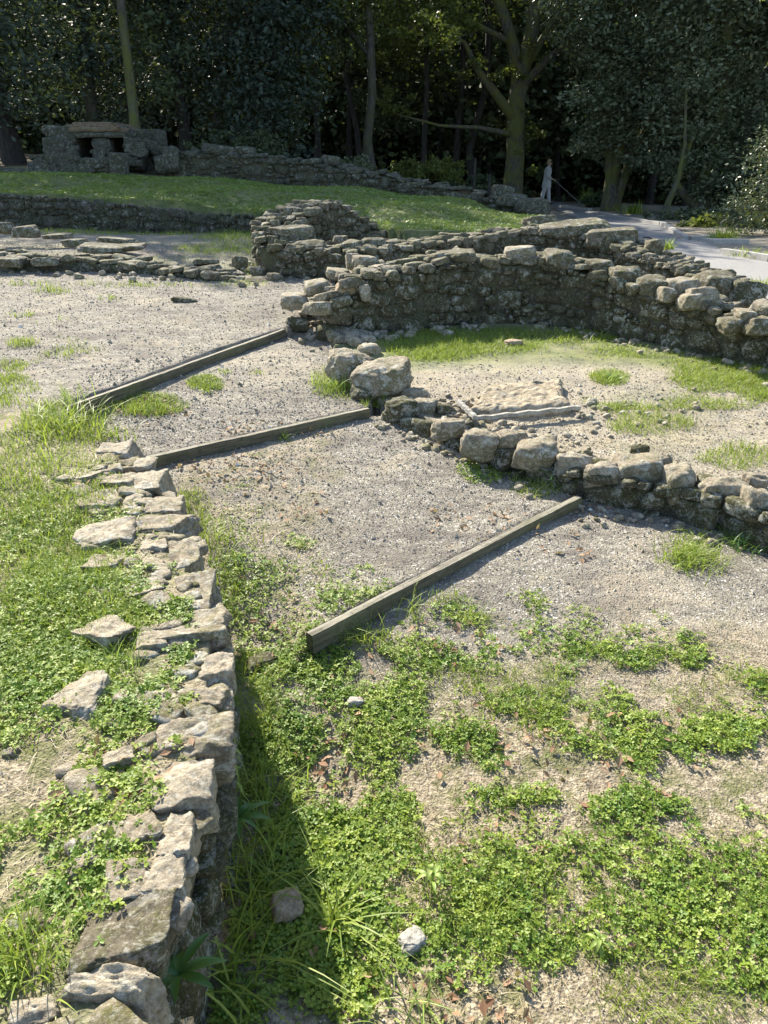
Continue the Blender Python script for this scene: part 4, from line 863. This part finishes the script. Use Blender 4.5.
# ------------------------------------------------------------------ path kerbs, posts
def bar_thing(name, label, cat, pts, w_, h_, mat, group=None, dz=.0):
    pts = [np.array(p, float) for p in pts]; mid = pts[len(pts) // 2]; acc = Acc(mid); V = []
    rs, _ = resample(np.array(pts), .25); 
    for i, p in enumerate(rs):
        a = rs[max(i - 1, 0)]; b = rs[min(i + 1, len(rs) - 1)]; t = (b - a)[:2]; t = t / (np.linalg.norm(t) + 1e-9); n = np.array([-t[1], t[0]])
        g = float(hz(p[0], p[1])[0]) + dz
        for sx_, sz_ in ((-1, -.1), (1, -.1), (1, h_), (-1, h_)): V.append([*(p[:2] + n * sx_ * w_ / 2), g + sz_])
    m = len(rs); f = [[i * 4 + k, i * 4 + (k + 1) % 4, i * 4 + 4 + (k + 1) % 4, i * 4 + 4 + k] for i in range(m - 1) for k in range(4)] + [[0, 3, 2, 1], [m * 4 - 4, m * 4 - 3, m * 4 - 2, m * 4 - 1]]
    acc.add(np.array(V), [np.array(f)]); o = acc.build(name, M[mat], None, False); o.location = tuple(mid); return tag(o, label, cat, group)
zp = lambda x, y: P(x, y, z_path(y))
KG = 'pale edgings of the path'
bar_thing('path_kerb', 'pale edging behind the path by the tree trunks, farthest one', 'kerb', [zp(560, 208), zp(592, 212)], .15, .1, 'kerb', KG)
bar_thing('path_kerb', 'pale edging of the path running in front of the dark shrubs', 'kerb', [zp(600, 215), zp(622, 219.5), zp(662, 226)], .14, .1, 'kerb', KG)
bar_thing('path_kerb', 'pale edging bending down the right side of the path', 'kerb', [zp(662, 226), zp(686, 240)], .12, .1, 'kerb', KG)
bar_thing('path_step', 'thin pale ledge on the verge above the sandy patch', 'step', [zp(688, 239), zp(722, 238)], .25, .08, 'kerb', KG)
bar_thing('path_step', 'second pale ledge on the verge, right of the sandy patch', 'step', [zp(706, 246), zp(745, 244)], .3, .08, 'kerb', KG)
bar_thing('path_kerb', 'pale edging with a dark underside at the right edge of the picture', 'kerb', [zp(722, 254), zp(775, 262)], .12, .10, 'kerb', KG)
def tube(acc, pts, rad, K=8, tint=.5):
    pts = np.array(pts, float); rad = np.array(rad, float); n = len(pts); V = []
    for i in range(n):
        a = pts[max(i - 1, 0)]; b = pts[min(i + 1, n - 1)]; t = b - a; t /= np.linalg.norm(t) + 1e-9
        u = np.cross(t, [0, 1, .1] if abs(t[1]) < .9 else [1, 0, 0]); u /= np.linalg.norm(u); v = np.cross(t, u)
        for k in range(K): an = 2 * math.pi * k / K; V.append(pts[i] + (u * math.cos(an) + v * math.sin(an)) * rad[i])
    f = [[i * K + k, i * K + (k + 1) % K, (i + 1) * K + (k + 1) % K, (i + 1) * K + k] for i in range(n - 1) for k in range(K)]
    acc.add(np.array(V), [np.array(f)], tint)
    acc.add(np.array(V)[-K:], [np.arange(K)[None]], tint)
for i, (px, py0, py1, lb) in enumerate(((474, 186, 158, 'thin dark post standing beyond the far wall, left of the mossy tree'), (489, 192, 174, 'short dark post beyond the far wall, nearest the mossy tree'))):
    a = T(px, py0, 19); b = T(px, py1, 19); a[2] = min(a[2], float(hz(a[0], a[1])[0])) - .05; b[0] = a[0]; b[1] = a[1]
    ac = Acc(a); tube(ac, [a, b], [.035, .03], 8); o = ac.build('post', M['bark_dark'], None); o.location = tuple(a); tag(o, lb, 'post', 'posts beyond the far wall')

# ------------------------------------------------------------------ trees
def crown_leaves(blobs, size, n, r, up=.5):
    """blobs: (cx,cy,cz,rx,ry,rz); leaves sit in clumps, mostly near the outside"""
    vol = np.array([b[3] * b[4] * b[5] for b in blobs]) ** .67; pr = vol / vol.sum(); out = []
    for b, p in zip(blobs, pr):
        m = max(int(n * p), 20); nc = max(m // 55, 4); d = r.normal(size=(nc, 3)); d /= np.linalg.norm(d, axis=1)[:, None]; q = d * (r.random(nc) ** .4)[:, None]
        cl = q * np.array(b[3:6]) + np.array(b[:3]); rad = min(b[3:6]) * .22 * r.uniform(.5, 1.5, nc)
        k = r.integers(0, nc, m); out.append(cl[k] + r.normal(size=(m, 3)) * rad[k][:, None] * np.array([1, 1, .6]))
    C = np.concatenate(out); return leaf_cloud(C, size, r, up, .55)
def tree(name, label, base, trunk, limbs, blobs, size, n, leafm, barkm, seed, group='trees of the wood behind the ruins', cat='tree'):
    hm = max((base[1] - 10.8) / 1.2, 5) if base[0] < 6 else 30
    blobs = [(b[0], b[1], min(b[2], hm - b[5]), b[3], b[4], b[5]) for b in blobs]
    r = np.random.default_rng(seed); base = np.array(base, float); base[2] = float(hz(base[0], base[1])[0]) - .1
    root = empty(name, base, label, cat, group); acc = Acc(root.location)
    tube(acc, [base + np.array(p[:3]) for p in trunk], [p[3] for p in trunk], 12); acc.build('trunk', M[barkm], root)
    for lb in limbs:
        a2 = Acc(root.location); tube(a2, [base + np.array(p[:3]) for p in lb], [p[3] for p in lb], 8); a2.build('limb', M[barkm], root)
    if blobs:
        V, Fc, t = crown_leaves([(b[0] + base[0], b[1] + base[1], b[2] + base[2], *b[3:]) for b in blobs], size, n, r)
        a3 = Acc(root.location); a3.add(V, [Fc], t); a3.build('crown', M[leafm], root, False)
    return root
def wob(h, r0, r1, lean=(0, 0), n=9, amp=.12, seed=0):
    rr = random.Random(seed); return [(lean[0] * i / n * h + rr.gauss(0, amp) * (i > 0), lean[1] * i / n * h + rr.gauss(0, amp) * (i > 0), h * i / n, r0 + (r1 - r0) * (i / n) ** .8 + (r0 * .5 if i == 0 else 0)) for i in range(n + 1)]
# main mossy oak
mb = T(512, 196, 31)
tr = [(0, 0, 0, .62), (0, 0, .5, .44), (.03, 0, 2, .37), (-.08, 0, 3.8, .35), (.05, 0, 5.2, .33)]
limbs = [[(.0, 0, 4.9, .28), (-.5, -.1, 6.2, .22), (-1.2, -.2, 7.6, .22), (-1.7, 0, 9.5, .16), (-2, .2, 12, .08)], [(.1, 0, 5.0, .3), (.35, 0, 6.5, .25), (.45, .1, 8, .25), (.9, .3, 10.5, .15), (1, 0, 13, .06)],
         [(-.1, -.1, 3.3, .2), (-1.0, -.5, 4.2, .17), (-1.8, -.8, 5.0, .13), (-2.3, -1, 5.8, .08), (-3, -1.4, 6.2, .04)], [(.2, 0, 4.6, .18), (1.0, -.3, 5.4, .12), (1.8, -.5, 6.0, .09), (2.6, -.6, 6.2, .06), (3.2, -.7, 6.9, .03)],
         [(.25, 0, 5.2, .16), (1.1, .2, 6.6, .12), (1.4, .2, 8.4, .08)], [(-.3, -.2, 2.8, .12), (-1.6, -.8, 3.0, .08), (-3.2, -1.4, 3.05, .05), (-4.8, -2, 3.4, .02)], [(-.6, -.1, 6.0, .12), (-2.2, -.6, 6.6, .09), (-4, -1, 6.4, .06), (-6, -1.4, 5.8, .03)]]
tree('mossy_oak', 'big tree with a mossy forked trunk standing left of the person', mb, tr, limbs, [(-1, 0, 10, 3.4, 3, 2.6), (2, 0, 9.5, 2.8, 2.4, 2.4), (-4, -1, 7.4, 2.4, 1.8, 1.3), (-2.8, -1.4, 6.4, 1.4, 1, .7), (-4.6, -1.8, 3.9, 1.2, .8, .5), (2.6, -.6, 6.9, 1.5, 1, .7), (-5.5, -1.2, 6, 1.6, 1, .9), (.35, -.1, 2.6, .65, .55, 1.8), (.2, -.3, 5.5, .9, .6, 1.0), (-1.8, -.8, 4.9, 1.0, .6, .5), (-2.5, -.8, 6.6, 1.8, .8, .5)], .15, 19000, 'leaf_mid', 'bark_moss', 501)
def simple(name, label, px, t, h, r0, lean, blobs, size, n, leafm='leaf_dark', barkm='bark', seed=0, nl=4, bx=0):
    rr = random.Random(seed); b = T(px, 190, t); limbs = []
    for k in range(nl):
        z0 = h * rr.uniform(.3, .75); a = rr.uniform(0, 6.28); L = h * .22
        limbs.append([(lean[0] * z0 + math.cos(a) * L * u, lean[1] * z0 + math.sin(a) * L * u, z0 + L * .7 * u, r0 * .45 * (1 - u) + .02) for u in (0, .35, .7, 1)])
    return tree(name, label, b, wob(h, r0, r0 * .3, lean, seed=seed, amp=r0 * .4), limbs, blobs, size, n, leafm, barkm, seed)
simple('tall_tree', 'slim pale trunk rising behind the stone chamber, right one of two', 141, 22.5, 13, .17, (.02, 0), [(0, 0, 11, 3.6, 3.4, 2.8), (-1, -.5, 7, 2.4, 2, 1.4), (1.5, 0, 6.5, 2.0, 2, 1.4), (.8, .8, 3.6, 1.6, 1, 1.6)], .18, 13000, 'leaf_dark', 'bark_moss', 511)
simple('tall_tree', 'ivy-green trunk left of the slim pale one behind the stone chamber', 103, 24, 14, .2, (.01, 0), [(0, 0, 11.5, 3.8, 3.4, 3), (-2, 0, 8, 2.4, 2, 1.6), (0, 0, 4.5, .8, .8, 2.8)], .22, 8000, 'leaf_blue', 'bark', 512)
simple('dark_conifer', 'very dark dense tree filling the top left corner', 20, 23, 14, .25, (0, 0), [(0, 0, 4, 3.2, 2, 3), (-1, 0, 8, 3.5, 2.6, 2.6), (3, -.3, 6, 2, 1.4, 2)], .18, 28000, 'leaf_blue', 'bark_dark', 513)
simple('evergreen_tree', 'bluish bushy evergreen between the two trunks and the far wall', 190, 25, 13, .2, (0, 0), [(-1.5, -.5, 3, 2.4, 1.6, 2.2), (.8, -.3, 5, 2.8, 1.8, 2.4), (0, 0, 8, 3.4, 2.6, 2.6), (2.4, -.3, 2, 2.2, 1.3, 2), (3.2, -.3, 5, 2, 1.5, 2)], .17, 34000, 'leaf_blue', 'bark_dark', 514)
simple('evergreen_tree', 'dark evergreen with drooping foliage above the far wall, left of centre', 275, 27, 14, .22, (0, 0), [(-1, -.4, 6.4, 2.6, 2, 2), (1.6, -.4, 5.4, 2.4, 1.6, 2), (0, 0, 9.5, 3.8, 2.8, 2.4), (-2.0, -.5, 3.4, 1.8, 1.2, 2.2), (.6, -.3, 2.6, 1.5, 1.2, 1.6)], .17, 30000, 'leaf_dark', 'bark_dark', 515)
simple('broadleaf_tree', 'broadleaf tree with sunlit yellow leaf sprays at the top, left of the mossy oak', 372, 26, 13, .18, (-.02, 0), [(-1, -.5, 5.6, 1.9, 1.5, .7), (.6, 0, 6.4, 1.8, 1.6, .8), (0, 0, 9.5, 3, 2.6, 1.2), (1.9, -.5, 4.6, 1.3, 1, .5), (2.6, -.4, 6.2, 1.3, 1, .6), (-2.4, -.4, 4.6, .9, .8, .4)], .15, 9500, 'leaf_mid', 'bark', 516, 5)
simple('slender_tree', 'slender dark trunk under the trees left of centre', 318, 30, 13, .13, (.01, 0), [(0, 0, 11, 3, 3, 2.4), (1, 0, 7, 1.6, 1.6, 1)], .2, 6000, 'leaf_dark', 'bark_dark', 517)
simple('slender_tree', 'slender dark trunk under the trees at centre, nearest the mossy oak', 425, 32, 13, .14, (-.02, 0), [(0, 0, 8.5, 2.2, 1.6, 1.4), (-1, 0, 6.5, 2, 1.6, 1.2)], .2, 4500, 'leaf_mid', 'bark_dark', 518)
simple('slender_tree', 'slender dark trunk at the gap in the trees left of centre', 350, 34, 14, .14, (.0, 0), [(0, 0, 9, 3.2, 2, 2), (.6, -.5, 5.5, 2.2, 1.6, 1.6), (1.6, -.4, 3, 1.4, 1, 1.4)], .18, 15000, 'leaf_dark', 'bark_dark', 519)
# big glossy laurels on the right
lb_ = T(612, 200, 27.5)
tree('laurel_tree', 'huge glossy evergreen spreading over the path right of the person', lb_, wob(10, .28, .1, (.02, 0), seed=3, amp=.1),
     [[(0, 0, .2, .2), (-.3, 0, 2, .16), (-.9, -.1, 4, .1), (-1.3, -.2, 6, .05)], [(.1, 0, .2, .2), (.6, .1, 2.2, .15), (1.6, 0, 4, .1), (2.2, 0, 6, .05)]],
     [(-.5, -.5, 4.2, 1.6, 1.3, 1.5), (-1.0, -.6, 2.7, 1.0, .9, .8), (1.2, -.6, 3.6, 1.9, 1.3, 1.5), (.3, 0, 6.4, 2.8, 2, 1.9), (3.2, -.4, 3.4, 1.8, 1.4, 1.8), (3.2, 0, 6.4, 2.4, 1.8, 2), (1.6, -.2, 1.9, 1.6, 1, .7), (.5, .2, 9, 3, 2.4, 1.8), (-1.6, .3, 6.2, 1.5, 1.2, 1.2)], .16, 52000, 'leaf_glossy', 'bark_moss', 521)
rb_ = T(700, 205, 25)
tree('laurel_tree', 'dark evergreen mass at the right edge, beyond the path verge', rb_, wob(10, .26, .1, (0, 0), seed=4, amp=.1),
     [[(0, 0, .2, .16), (-1.1, -.5, 1.1, .12), (-.8, -.5, 2.4, .07)]],
     [(-.6, 0, 3, 1.7, 1.2, 2), (1.6, 0, 3.4, 2, 1.5, 2.4), (0, 0, 6.2, 2.6, 1.8, 2), (2.8, 0, 6.6, 2.4, 2, 2.2), (.6, -.2, 1.4, 2, 1, 1), (3.4, -.5, 2, 2, 1.5, 1.6), (1, .2, 9, 3, 2.4, 1.8)], .16, 46000, 'leaf_glossy', 'bark_moss', 522)
sb = T(662, 222, 24); tree('leaning_sapling', 'thin mossy leaning trunk rising from the verge behind the path', sb, [(0, 0, 0, .13), (.12, 0, .6, .1), (.3, 0, 1.2, .07), (.35, 0, 2.2, .05), (.1, 0, 4, .03)], [], [(.2, 0, 4, .8, .7, .7)], .14, 600, 'leaf_glossy', 'bark_moss', 523)
eb = T(775, 235, 17); tree('hedge_shrub', 'lighter green leafy shrub at the right edge beside the path', eb, wob(2.4, .08, .03, (0, 0), seed=8, amp=.04), [], [(0, 0, 1.1, 1.1, .9, 1.1), (.3, .4, 2.0, .9, .8, .8), (1.6, 0, 1.2, 1.2, 1, 1.3), (-.5, .2, .5, .6, .5, .5)], .09, 12000, 'leaf_glossy', 'bark', 524, cat='shrub')
eb2 = T(790, 40, 18); tree('overhanging_branch', 'lit leafy tree reaching in at the top right corner', (eb2[0] + 1.5, eb2[1], 0), wob(8.5, .16, .05, (-.02, 0), seed=9, amp=.05), [], [(-1.5, 0, 5.6, 1.0, .8, .5), (-1.0, 0, 3.9, .9, .8, .4), (-1.8, .2, 6.8, 1.3, 1, .6), (.4, 0, 6.4, 2, 1.6, 2)], .11, 6500, 'leaf_mid', 'bark', 525)
# the far wood, one mass behind the single trees
r = np.random.default_rng(77); n = 300000
X_ = r.uniform(-34, 42, n); Y_ = r.uniform(36, 50, n); Z_ = r.random(n) ** .8 * 11.5
lump = noise(np.stack([X_, Y_ * .6, Z_], 1), .42, 7, 3); dens = np.clip(.55 + lump * 1.6 - .5 * np.exp(-((Z_ - 1.2) / 1.1) ** 2), .12, 1)
keep = r.random(n) < dens; X_, Y_, Z_ = X_[keep], Y_[keep], Z_[keep]; Z_ = Z_ + hz(X_, Y_) - .2
V, Fc, t = leaf_cloud(np.stack([X_, Y_, Z_], 1), .36, r, .4, .65); collect(V, Fc, t)
X_ = r.uniform(-34, 42, 40000); Y_ = r.uniform(50, 60, 40000); Z_ = hz(X_, Y_) + r.random(40000) * 13; V, Fc, t = leaf_cloud(np.stack([X_, Y_, Z_], 1), .8, r, .3, .8); collect(V, Fc, t)
flush('distant_wood', 'leaf_dark', 'mass of dark foliage closing the view behind the single trees', False, 'wood')
acc = Acc()
for k in range(40):
    x_ = random.uniform(-24, 26); y_ = random.uniform(34, 46); h_ = random.uniform(10, 14); g = float(hz(x_, y_)[0]); rr = random.uniform(.08, .22)
    tube(acc, [(x_ + random.gauss(0, .15) * i, y_, g - .2 + h_ * i / 5) for i in range(6)], [rr * (1 - .12 * i) for i in range(6)], 7)
tag(acc.build('distant_trunks', M['bark_dark']), 'crowded dark trunks deep in the wood', 'wood', kind='stuff')
# undergrowth at the wood's edge
for i, (px, t, w_, h_, lb, mt) in enumerate(((235, 21, 1.5, .9, 'dark bramble behind the far wall, leftmost', 'leaf_dark'), (330, 24, 1.6, .8, 'low dark undergrowth behind the middle of the far wall', 'leaf_glossy'), (420, 26, 1.5, .9, 'sparse undergrowth behind the far wall near the posts', 'leaf_mid'), (470, 27, 1.0, .8, 'undergrowth at the foot of the mossy oak', 'leaf_dark'), (600, 30, .8, .6, 'dark bush behind the cord', 'leaf_dark'), (745, 19.5, 1.6, .5, 'scrub along the verge at the right', 'leaf_mid'), (690, 22.5, 1.4, .4, 'low scrub behind the bend of the path', 'leaf_glossy'))):
    b = T(px, 190, t); tree('undergrowth_bush', lb, b, wob(h_, .04, .02, seed=i, n=4, amp=.02), [], [(0, 0, h_ * .5, w_, .8, h_ * .5), (w_ * .5, .3, h_ * .7, w_ * .5, .6, h_ * .4)], .12, 3500, mt, 'bark_dark', 540 + i, 'bushes at the edge of the wood', 'bush')

# ------------------------------------------------------------------ person on the path
def skin_obj(name, verts, edges, radii, mat, parent, root_i=0, sub=1):
    me = bpy.data.meshes.new(name); me.from_pydata(verts, edges, []); o = bpy.data.objects.new(name, me); link(o, parent)
    me.materials.append(mat); o.modifiers.new('skin', 'SKIN'); lay = me.skin_vertices[0] if me.skin_vertices else None
    if lay is None:
        bpy.context.view_layer.objects.active = o; bpy.ops.mesh.customdata_skin_add(); lay = me.skin_vertices[0]
    for i, rd in enumerate(radii):
        lay.data[i].radius = rd if isinstance(rd, tuple) else (rd, rd); lay.data[i].use_root = (i == root_i)
    s = o.modifiers.new('sub', 'SUBSURF'); s.levels = sub; s.render_levels = sub
    for m_ in o.modifiers: m_.show_viewport = True
    o.modifiers['skin'].use_smooth_shade = True
    return o
M['skin'] = plain('skin', (.55, .36, .27), .6, .08); M['coat'] = plain('grey_coat', (.50, .50, .50), .9, .2, 9); M['trousers'] = plain('pale_trousers', (.6, .6, .62), .9, .2, 9)
M['hair'] = plain('fair_hair', (.42, .31, .17), .7, .4, 60); M['shoe'] = plain('shoe', (.06, .05, .045), .6)
def person():
    b = P(545, 205.5, .0); b[2] = float(hz(b[0], b[1])[0]) + .03
    root = empty('person', b, 'person in a long grey coat and pale trousers walking on the path, holding a cord', 'person'); root.rotation_euler = (0, 0, R(-20))
    # faces +X (to the right)
    v = [(0, 0, .92), (0, 0, 1.08), (.01, 0, 1.25), (.02, 0, 1.40), (.03, 0, 1.47), (.05, 0, 1.56), (.055, 0, 1.66)]; e = [(0, 1), (1, 2), (2, 3), (3, 4), (4, 5), (5, 6)]; rd = [(.13, .15), (.12, .13), (.13, .16), (.11, .14), .05, .085, .075]
    for s, fx in ((1, .14), (-1, -.16)):
        i = len(v); v += [(0, .09 * s, .88), (fx * .6, .10 * s, .50), (fx, .10 * s, .09), (fx + .15, .10 * s, .04)]; e += [(0, i), (i, i + 1), (i + 1, i + 2), (i + 2, i + 3)]; rd += [.09, .06, .045, .035]
    for s in (1, -1):
        i = len(v)
        if s < 0: pts = [(.02, -.18, 1.38), (.03, -.22, 1.12), (.22, -.20, 1.0), (.30, -.20, .98)]
        else: pts = [(.02, .18, 1.38), (-.03, .22, 1.12), (.08, .22, .90), (.10, .22, .83)]
        v += pts; e += [(3, i), (i, i + 1), (i + 1, i + 2), (i + 2, i + 3)]; rd += [.055, .042, .03, .03]
        h = pts[-1]; w_i = i + 3
        for k in range(5):
            j = len(v); off_ = (k - 2) * .014; ln = (.05, .07, .075, .07, .055)[k]
            if s < 0: v += [(h[0] + .03, h[1] + off_, h[2]), (h[0] + ln, h[1] + off_, h[2] - .02), (h[0] + ln - .01, h[1] + off_, h[2] - .05)]
            else: v += [(h[0] + off_, h[1], h[2] - .03), (h[0] + off_, h[1] - .005, h[2] - ln), (h[0] + off_ + .004, h[1] - .015, h[2] - ln - .03)]
            e += [(w_i, j), (j, j + 1), (j + 1, j + 2)]; rd += [.009, .008, .007]
    skin_obj('body', v, e, rd, M['skin'], root)
    def lathe(name, rings, mat, K=20):
        V = []; 
        for (cx, cy, z, rx, ry) in rings:
            for k in range(K): a = 2 * math.pi * k / K; f_ = 1 + .05 * math.sin(a * 5 + z * 3); V.append((cx + rx * math.cos(a) * f_, cy + ry * math.sin(a) * f_, z))
        n_ = len(rings); f4 = [[i * K + k, i * K + (k + 1) % K, (i + 1) * K + (k + 1) % K, (i + 1) * K + k] for i in range(n_ - 1) for k in range(K)]
        return mesh_obj(name, np.array(V), [np.array(f4), np.arange(K)[None] + (n_ - 1) * K], M[mat], root)
    lathe('coat', [(-.01, 0, .66, .19, .24), (0, 0, .85, .18, .22), (0, 0, 1.0, .155, .19), (0, 0, 1.15, .15, .185), (.01, 0, 1.3, .16, .21), (.015, 0, 1.42, .13, .20), (.02, 0, 1.49, .07, .09)], 'coat')
    for s in (1, -1):
        P_ = [(.02, .17 * s, 1.40), (.03 if s < 0 else -.03, .225 * s, 1.12), (.2, -.205, 1.01)] if s < 0 else [(.02, .17, 1.40), (-.03, .225, 1.12), (.07, .22, .92)]
        ac = Acc(); tube(ac, P_, [.085, .07, .055], 12); ac.build('sleeve', M['coat'], root)
        fx = .14 if s > 0 else -.16
        ac = Acc(); tube(ac, [(0, .09 * s, .9), (fx * .6, .10 * s, .50), (fx, .10 * s, .10)], [.12, .085, .07], 12); ac.build('trouser_leg', M['trousers'], root)
        Vr, Fr = ICO[3]; mesh_obj('shoe', Vr * np.array([.14, .05, .045]) + np.array([fx + .06, .10 * s, .045]), [Fr], M['shoe'], root)
    Vr, Fr = ICO[3]; D = Vr * np.array([.105, .092, .125]); D = D + np.array([.035, 0, 1.645]); k_ = (Vr[:, 0] > .35) & (Vr[:, 2] < .45); D[k_, 0] -= .06
    mesh_obj('hair', D, [Fr], M['hair'], root)
    for s in (1, -1): mesh_obj('eye', Vr * .011 + np.array([.128, .032 * s, 1.64]), [Fr], M['shoe'], root)
    mesh_obj('nose', Vr * np.array([.018, .012, .02]) + np.array([.138, 0, 1.61]), [Fr], M['skin'], root)
    return root, b
pr_, pb = person()
# cord from the hand to the grass clump
ca_ = math.cos(R(-20)); sa_ = math.sin(R(-20)); hand = pb + np.array([.36 * ca_ + .2 * sa_, .36 * sa_ - .2 * ca_, .96])
end = P(586, 207.5, .05); a_ = Acc(hand); tube(a_, [hand + (end - hand) * u - np.array([0, 0, .12 * u * (1 - u)]) for u in np.linspace(0, 1, 9)], [.013] * 9, 6)
M['cord'] = plain('cord', (.30, .29, .27), .7); co = a_.build('cord', M['cord'], None); co.location = tuple(float(q) for q in hand); tag(co, 'taut pale cord running from the hand down to the grass clump', 'cord')
